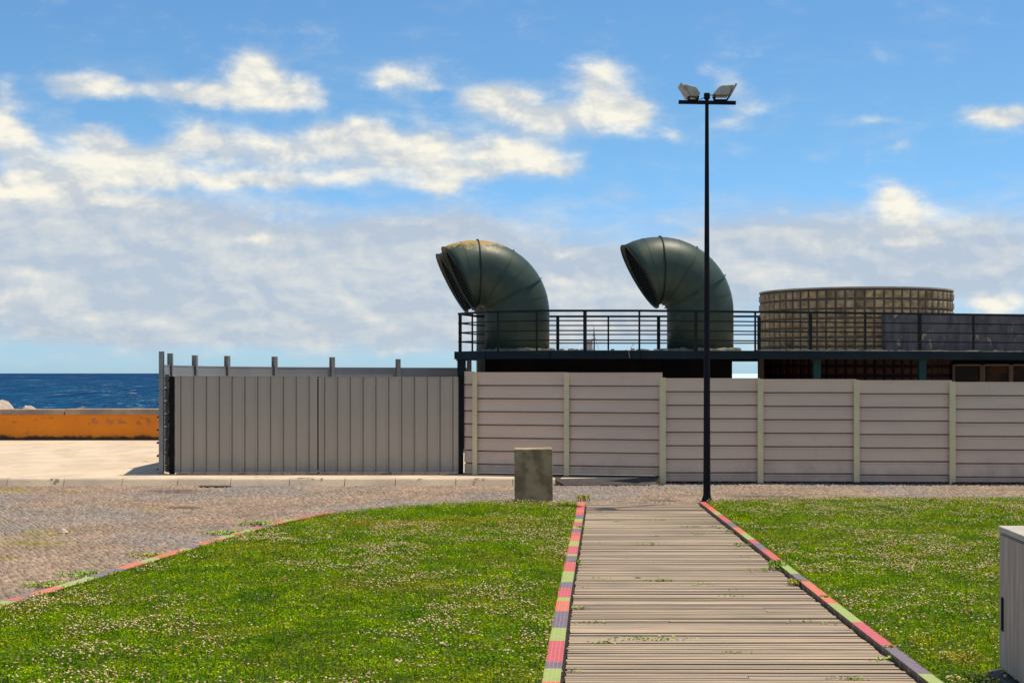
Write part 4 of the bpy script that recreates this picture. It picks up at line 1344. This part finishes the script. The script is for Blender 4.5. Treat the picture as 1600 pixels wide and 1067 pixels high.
# round tower of glass blocks
TY = 37.3; TR = 147.5 / F * TY; TX = xat(1336, TY)
t = thing('round_tower', (TX, TY, .1), 'round drum of dirty yellowish glass blocks rising from the roof', 'tower')
ztop = zat(457, TY)
NB = 66
pit = 2 * math.pi * TR / NB
rowsn = 7
g = MB()
g2 = MB()
nrow = int((ztop - .05 - .2) / pit)
cN = 240
top_ring = [(TX + (TR - .02) * math.cos(2 * math.pi * j / cN), TY + (TR - .02) * math.sin(2 * math.pi * j / cN)) for j in range(cN)]
g2.prism(top_ring, DT - .02, ztop - .03)
g3 = MB(); g3.prism([(TX + (p[0] - TX) * 1.001, TY + (p[1] - TY) * 1.001) for p in top_ring], .1, DT - .021); g3.build('lower_wall', M['interior'], t)
g2.build('wall', M['grout'], t)
for r_ in range(nrow):
    z1_ = ztop - .05 - r_ * pit; z0_ = z1_ - pit
    for k in range(NB):
        a0 = 2 * math.pi * (k + .10) / NB; a1 = 2 * math.pi * (k + .90) / NB
        if math.sin((a0 + a1) / 2) > .25: continue
        am = (a0 + a1) / 2
        hz = pit * .40; zm = (z0_ + z1_) / 2
        def pp(a, z, rr): return (TX + rr * math.cos(a), TY + rr * math.sin(a), z)
        da = (a1 - a0) / 2
        q = random.uniform(.88, 1.12)
        if random.random() < .06: q *= .6
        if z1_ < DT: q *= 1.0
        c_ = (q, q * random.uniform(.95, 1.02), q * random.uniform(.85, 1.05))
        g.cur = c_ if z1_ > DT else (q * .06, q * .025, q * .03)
        o_ = g.pts([pp(am - da, zm - hz, TR - .021), pp(am + da, zm - hz, TR - .021), pp(am + da, zm + hz, TR - .021), pp(am - da, zm + hz, TR - .021),
                    pp(am - da * .66, zm - hz * .66, TR + .010), pp(am + da * .66, zm - hz * .66, TR + .010), pp(am + da * .66, zm + hz * .66, TR + .010), pp(am - da * .66, zm + hz * .66, TR + .010)])
        for qd in ((0, 1, 5, 4), (1, 2, 6, 5), (2, 3, 7, 6), (3, 0, 4, 7), (4, 5, 6, 7)):
            g.face([o_[n_] for n_ in qd])
g.build('glass_blocks', M['blocks'], t)
g = MB()
g.prism([(TX + (TR + .004) * math.cos(2 * math.pi * j / cN), TY + (TR + .004) * math.sin(2 * math.pi * j / cN)) for j in range(cN)], ztop - .028, ztop + .01)
g.build('coping', M['coping'], t)

# slate blue parapet wall
g = MB(); ya, yb = 34.55, 35.9
xa, xb_ = xat(1384, ya), xat(1760, yb)
zt_ = zat(491, 34.9)
i0 = (xa, ya); d = Vector((xb_ - xa, yb - ya)).normalized(); n = Vector((-d.y, d.x))
poly = [(xa, ya), (xb_, yb), (xb_ + n.x * .2, yb + n.y * .2), (xa + n.x * .2, ya + n.y * .2)]
g.prism(poly, DT + .002, zt_)
t = thing('parapet_wall', (xa, ya, DT), 'dark slate blue peeling wall behind the railing at the right', 'wall')
g.build('wall', M['wallslate'], t)
g = MB(); g.prism([(p[0] , p[1]) for p in [(xa - .02, ya - .02), (xb_, yb - .02), (xb_, yb + .24), (xa - .02, ya + .22)]], zt_ + .002, zt_ + .022)
g.build('coping', M['coping'], t)

# added pale slope, tilted to catch sun, filling the gap under the deck
g = MB(); Yb = 47
i = g.pts([(xat(1060, Yb), Yb, zat(592, Yb) - .05), (xat(1300, Yb), Yb, zat(592, Yb) - .05), (xat(1300, Yb + 1), Yb + 2.0, H - .012), (xat(1060, Yb + 1), Yb + 2.0, H - .012),
           (xat(1060, Yb), Yb, .1 - 4.3), (xat(1300, Yb), Yb, .1 - 4.3), (xat(1300, Yb + 1), Yb + 2.0, -4.2), (xat(1060, Yb + 1), Yb + 2.0, -4.2)])
for q in ((0, 1, 2, 3), (0, 4, 5, 1), (1, 5, 6, 2), (2, 6, 7, 3), (3, 7, 4, 0)): g.face([i[k] for k in q])
tag(g.build('added_pale_slope', M['white']), 'added pale slope catching sun in the gap under the pavilion deck', 'added_pale_slope')

# ship far out behind the roof
Ys = 420
t = thing('ship', (xat(924, Ys), Ys, -4.2), 'distant ship with pinkish superstructure and thin dark mast behind the railing', 'ship')
k = Ys / F
xs_ = xat(924, Ys)
g = MB(); g.prism([(xs_ - 14 * k, Ys - 4), (xs_ + 30 * k, Ys - 4), (xs_ + 38 * k, Ys), (xs_ + 30 * k, Ys + 4), (xs_ - 14 * k, Ys + 4)], -4.4, zat(560, Ys)); g.build('hull', M['white'], t)
g = MB(); g.box(xat(916, Ys), xat(925, Ys), Ys - 3, Ys + 3, zat(559.9, Ys), zat(533, Ys)); g.box(xat(918, Ys), xat(926, Ys), Ys - 2, Ys + 2, zat(532.9, Ys), zat(530.5, Ys)); g.build('deckhouse', M['pinkship'], t)
g = MB(); g.tube([(xat(928.5, Ys), Ys, zat(560, Ys)), (xat(928.3, Ys), Ys, zat(528, Ys)), (xat(928, Ys), Ys, zat(510, Ys))], [.28, .2, .07], 6)
for py_, hw_ in ((530, 3), (524, 2), (520, 1.3)):
    g.beam((xat(928 - hw_, Ys), Ys, zat(py_, Ys)), (xat(928 + hw_, Ys), Ys, zat(py_ - .8, Ys)), .1, .12)
g.beam((xat(928.5, Ys), Ys, zat(522, Ys)), (xat(935, Ys), Ys, zat(546, Ys)), .06, .06)
g.beam((xat(928.5, Ys), Ys, zat(522, Ys)), (xat(921, Ys), Ys, zat(534, Ys)), .06, .06)
g.build('mast', M['black'], t)

# ------------------------------------------------------------------ concrete block
cx, cy = gp(834, 785.5)
cy = 20.92
g = MB(); import bmesh
xa, xb_ = xat(804, cy), xat(863.5, cy)
zb_ = zat(701.5, cy)
bm = bmesh.new()
bmesh.ops.create_cube(bm, size=1)
bmesh.ops.subdivide_edges(bm, edges=bm.edges[:], cuts=14, use_grid_fill=True)
for v in bm.verts:
    p = v.co.copy()
    q = Vector((p.x * (xb_ - xa), p.y * .5, p.z * (zb_ + .02)))
    edge = sum(abs(abs(c_) - .5) < 1e-4 for c_ in p)
    nz = mnoise.noise(q * 9) * .004 + mnoise.noise(q * 30) * .002
    q += Vector((math.copysign(nz, p.x), math.copysign(nz, p.y), nz))
    if edge >= 2:
        q *= 1 - .010 - max(0, mnoise.noise(q * 14 + Vector((3, 1, 2)))) * .03
    v.co = q
me = bpy.data.meshes.new('concrete_block'); bm.to_mesh(me); bm.free(); me.materials.append(M['moss_block'])
o = bpy.data.objects.new('concrete_block', me); col.objects.link(o); o.location = ((xa + xb_) / 2, cy + .25, (zb_ + .02) / 2 - .02)
o.rotation_euler = (0, R(-.5), 0)
tag(o, 'squat upright mossy concrete block at the far edge of the left lawn', 'concrete block')

# ------------------------------------------------------------------ lamp post
ly = 20.75
lx = xat(1104.5, ly)
k = ly / F
t = thing('lamp_post', (lx, ly, 0), 'tall slim dark lamp post with two floodlights on a crossbar', 'lamp post')
zt_ = zat(150, ly)
g = MB()
n_ = 8


def octo(mb, zs):
    rings = []
    for z_, r_ in zs:
        rings.append(mb.pts([(lx + r_ * math.cos(math.pi / 8 + j * math.pi / 4), ly + r_ * math.sin(math.pi / 8 + j * math.pi / 4), z_) for j in range(8)]))
    for a_, b_ in zip(rings, rings[1:]):
        for j in range(8): mb.face((a_[j], a_[(j + 1) % 8], b_[(j + 1) % 8], b_[j]))
    mb.face(rings[-1]); mb.face(rings[0][::-1])


octo(g, [(.045, .056), (.5, .053), (2.5, .045), (4.2, .036), (zt_, .027)])
g.build('pole', M['pole'], t, bevel=.003)
g = MB(); octo(g, [(.008, .10), (.022, .095), (.10, .062), (.13, .058)])
g.build('base_collar', M['pole'], t)
g = MB(); g.box(lx - .115, lx + .115, ly - .105, ly + .105, -.02, .014)
for a in (-1, 1):
    for b in (-1, 1): g.tube([(lx + a * .09, ly + b * .08, .012), (lx + a * .09, ly + b * .08, .04)], .012, 6)
g.build('base_plate', M['housing'], t)
g = MB(); zc = zat(160.5, ly)
g.beam((xat(1060, ly), ly - .03, zc), (xat(1149, ly), ly - .03, zc - .012), .05, 5.4 * k); g.build('crossbar', M['pole'], t)
g = MB(); octo(g, [(zt_ - .05, .040), (zt_ - .04, .047), (zt_ + .03, .047), (zt_ + .038, .040)]); g.build('cap', M['pole'], t)


def flood(px_a, px_b, flip, label):
    """housing leaning back, mouth tilted outwards and down away from the camera"""
    xc = xat((px_a + px_b) / 2, ly); w_ = (px_b - px_a) * k
    out_ = -1 if flip else 1
    # profile points in photo px relative to the bar: bottom inner, bottom outer, rim outer top, back top
    if flip:
        pf = [(1076, 152.5), (1090, 153.5), (1092.5, 148.5), (1086, 139), (1070, 134.5), (1066, 135.5)]
        rim = [(1060.5, 134.5), (1063, 133.2), (1075.6, 153.0), (1073, 154.2)]
    else:
        pf = [(1115, 151.5), (1136.8, 151.5), (1145, 135.5), (1127, 136.5), (1121, 139), (1113.5, 148)]
        rim = [(1139.5, 153.5), (1137.6, 152.2), (1146.6, 134.0), (1149.5, 135)]
    g_ = MB()
    fr = [(xat(a_, ly), zat(b_, ly)) for a_, b_ in pf]
    y0_, y1_ = ly - .17, ly + .13
    i_ = g_.pts([(a_, y0_ + .02, b_) for a_, b_ in fr] + [(a_, y1_ - .02, b_) for a_, b_ in fr])
    n__ = len(fr)
    g_.face(i_[:n__]); g_.face(i_[n__:][::-1])
    for j in range(n__): g_.face((i_[j], i_[n__ + j], i_[n__ + (j + 1) % n__], i_[(j + 1) % n__]))
    h_ = g_.build('floodlight', M['housing'], t, bevel=.012)
    h_['label'] = label
    g_ = MB(); fr = [(xat(a_, ly), zat(b_, ly)) for a_, b_ in rim]
    i_ = g_.pts([(a_, y0_, b_) for a_, b_ in fr] + [(a_, y1_, b_) for a_, b_ in fr])
    g_.face(i_[:4]); g_.face(i_[4:][::-1])
    for j in range(4): g_.face((i_[j], i_[4 + j], i_[4 + (j + 1) % 4], i_[(j + 1) % 4]))
    g_.build('bezel', M['housing'], h_, bevel=.003)
    # ribs of the housing
    g_ = MB()
    legs = ((1074, 153, 1077, 158), (1090, 153, 1089, 158)) if flip else ((1115, 151.5, 1116, 157.5), (1138, 152.5, 1135, 157.5))
    for (a_, b_, c_, d_) in legs:
        for yy in (ly - .12, ly + .06):
            g_.beam((xat(a_, ly), yy, zat(b_, ly)), (xat(c_, ly), ly - .03 + (yy - ly) * .3, zat(d_, ly)), .02, .012)
    a_, b_ = legs[0][2], legs[1][2]
    g_.beam((xat(a_ - 1, ly), ly - .03, zat(157.6, ly)), (xat(b_ + 1, ly), ly - .03, zat(157.6, ly)), .10, .012)
    g_.build('bracket', M['pole'], h_)


flood(1062, 1092, True, 'paler left floodlight facing up and left')
flood(1113, 1149, False, 'browner right floodlight facing right')
g = MB()
g.tube([(lx - .03, ly - .05, zat(152, ly)), (xat(1098, ly), ly - .07, zat(155, ly)), (xat(1092, ly), ly - .08, zat(157.5, ly)), (xat(1086, ly), ly - .08, zat(155.5, ly)), (xat(1081, ly), ly - .1, zat(152, ly))], .006, 6)
g.tube([(lx + .03, ly - .05, zat(151, ly)), (xat(1111, ly), ly - .06, zat(150, ly)), (xat(1115, ly), ly - .06, zat(150, ly))], .006, 6)
g.build('cable', M['black'], t)

# ------------------------------------------------------------------ cabinet at the right edge
cy1 = 8.77; cx1 = xat(1560.5, cy1)
t = thing('utility_cabinet', (cx1 + .25, cy1 - .5, 0), 'grey streaky utility cabinet with a pale lid at the right edge', 'cabinet')
ct = zat(821, cy1)
tiltx = -.075      # its side runs almost along the line of sight
def cabpoly(x0_, x1_, y0_, y1_):
    f_ = lambda x, y: (x + (cy1 - y) * tiltx, y)
    return [f_(x0_, y0_), f_(x1_, y0_), f_(x1_, y1_), f_(x0_, y1_)]
g = MB(); g.prism(cabpoly(cx1 + .012, cx1 + .55, cy1 - 1.1, cy1), .085, ct - .045); g.build('body', M['cab'], t)
g = MB(); g.prism(cabpoly(cx1, cx1 + .011, cy1 - .93, cy1 - .012), .10, ct - .052); dr = g.build('door', M['cab'], t, bevel=.003)
g = MB(); xh = cx1 - .002
g.prism(cabpoly(cx1 - .008, cx1 - .001, cy1 - .115, cy1 - .075), zat(981, cy1), zat(929, cy1)); g.build('handle', M['black'], dr, bevel=.004)
g = MB(); g.prism(cabpoly(cx1 - .003, cx1 + .56, cy1 - 1.12, cy1 + .004), ct - .036, ct); g.build('lid', M['cabtop'], t, bevel=.004)
g = MB(); g.prism(cabpoly(cx1 - .072, cx1 + .6, cy1 - 1.15, cy1 + .03), -.01, .075); g.build('plinth', M['plinth'], t, bevel=.025)

for o in bpy.data.objects:
    if '_org' in o: del o['_org']
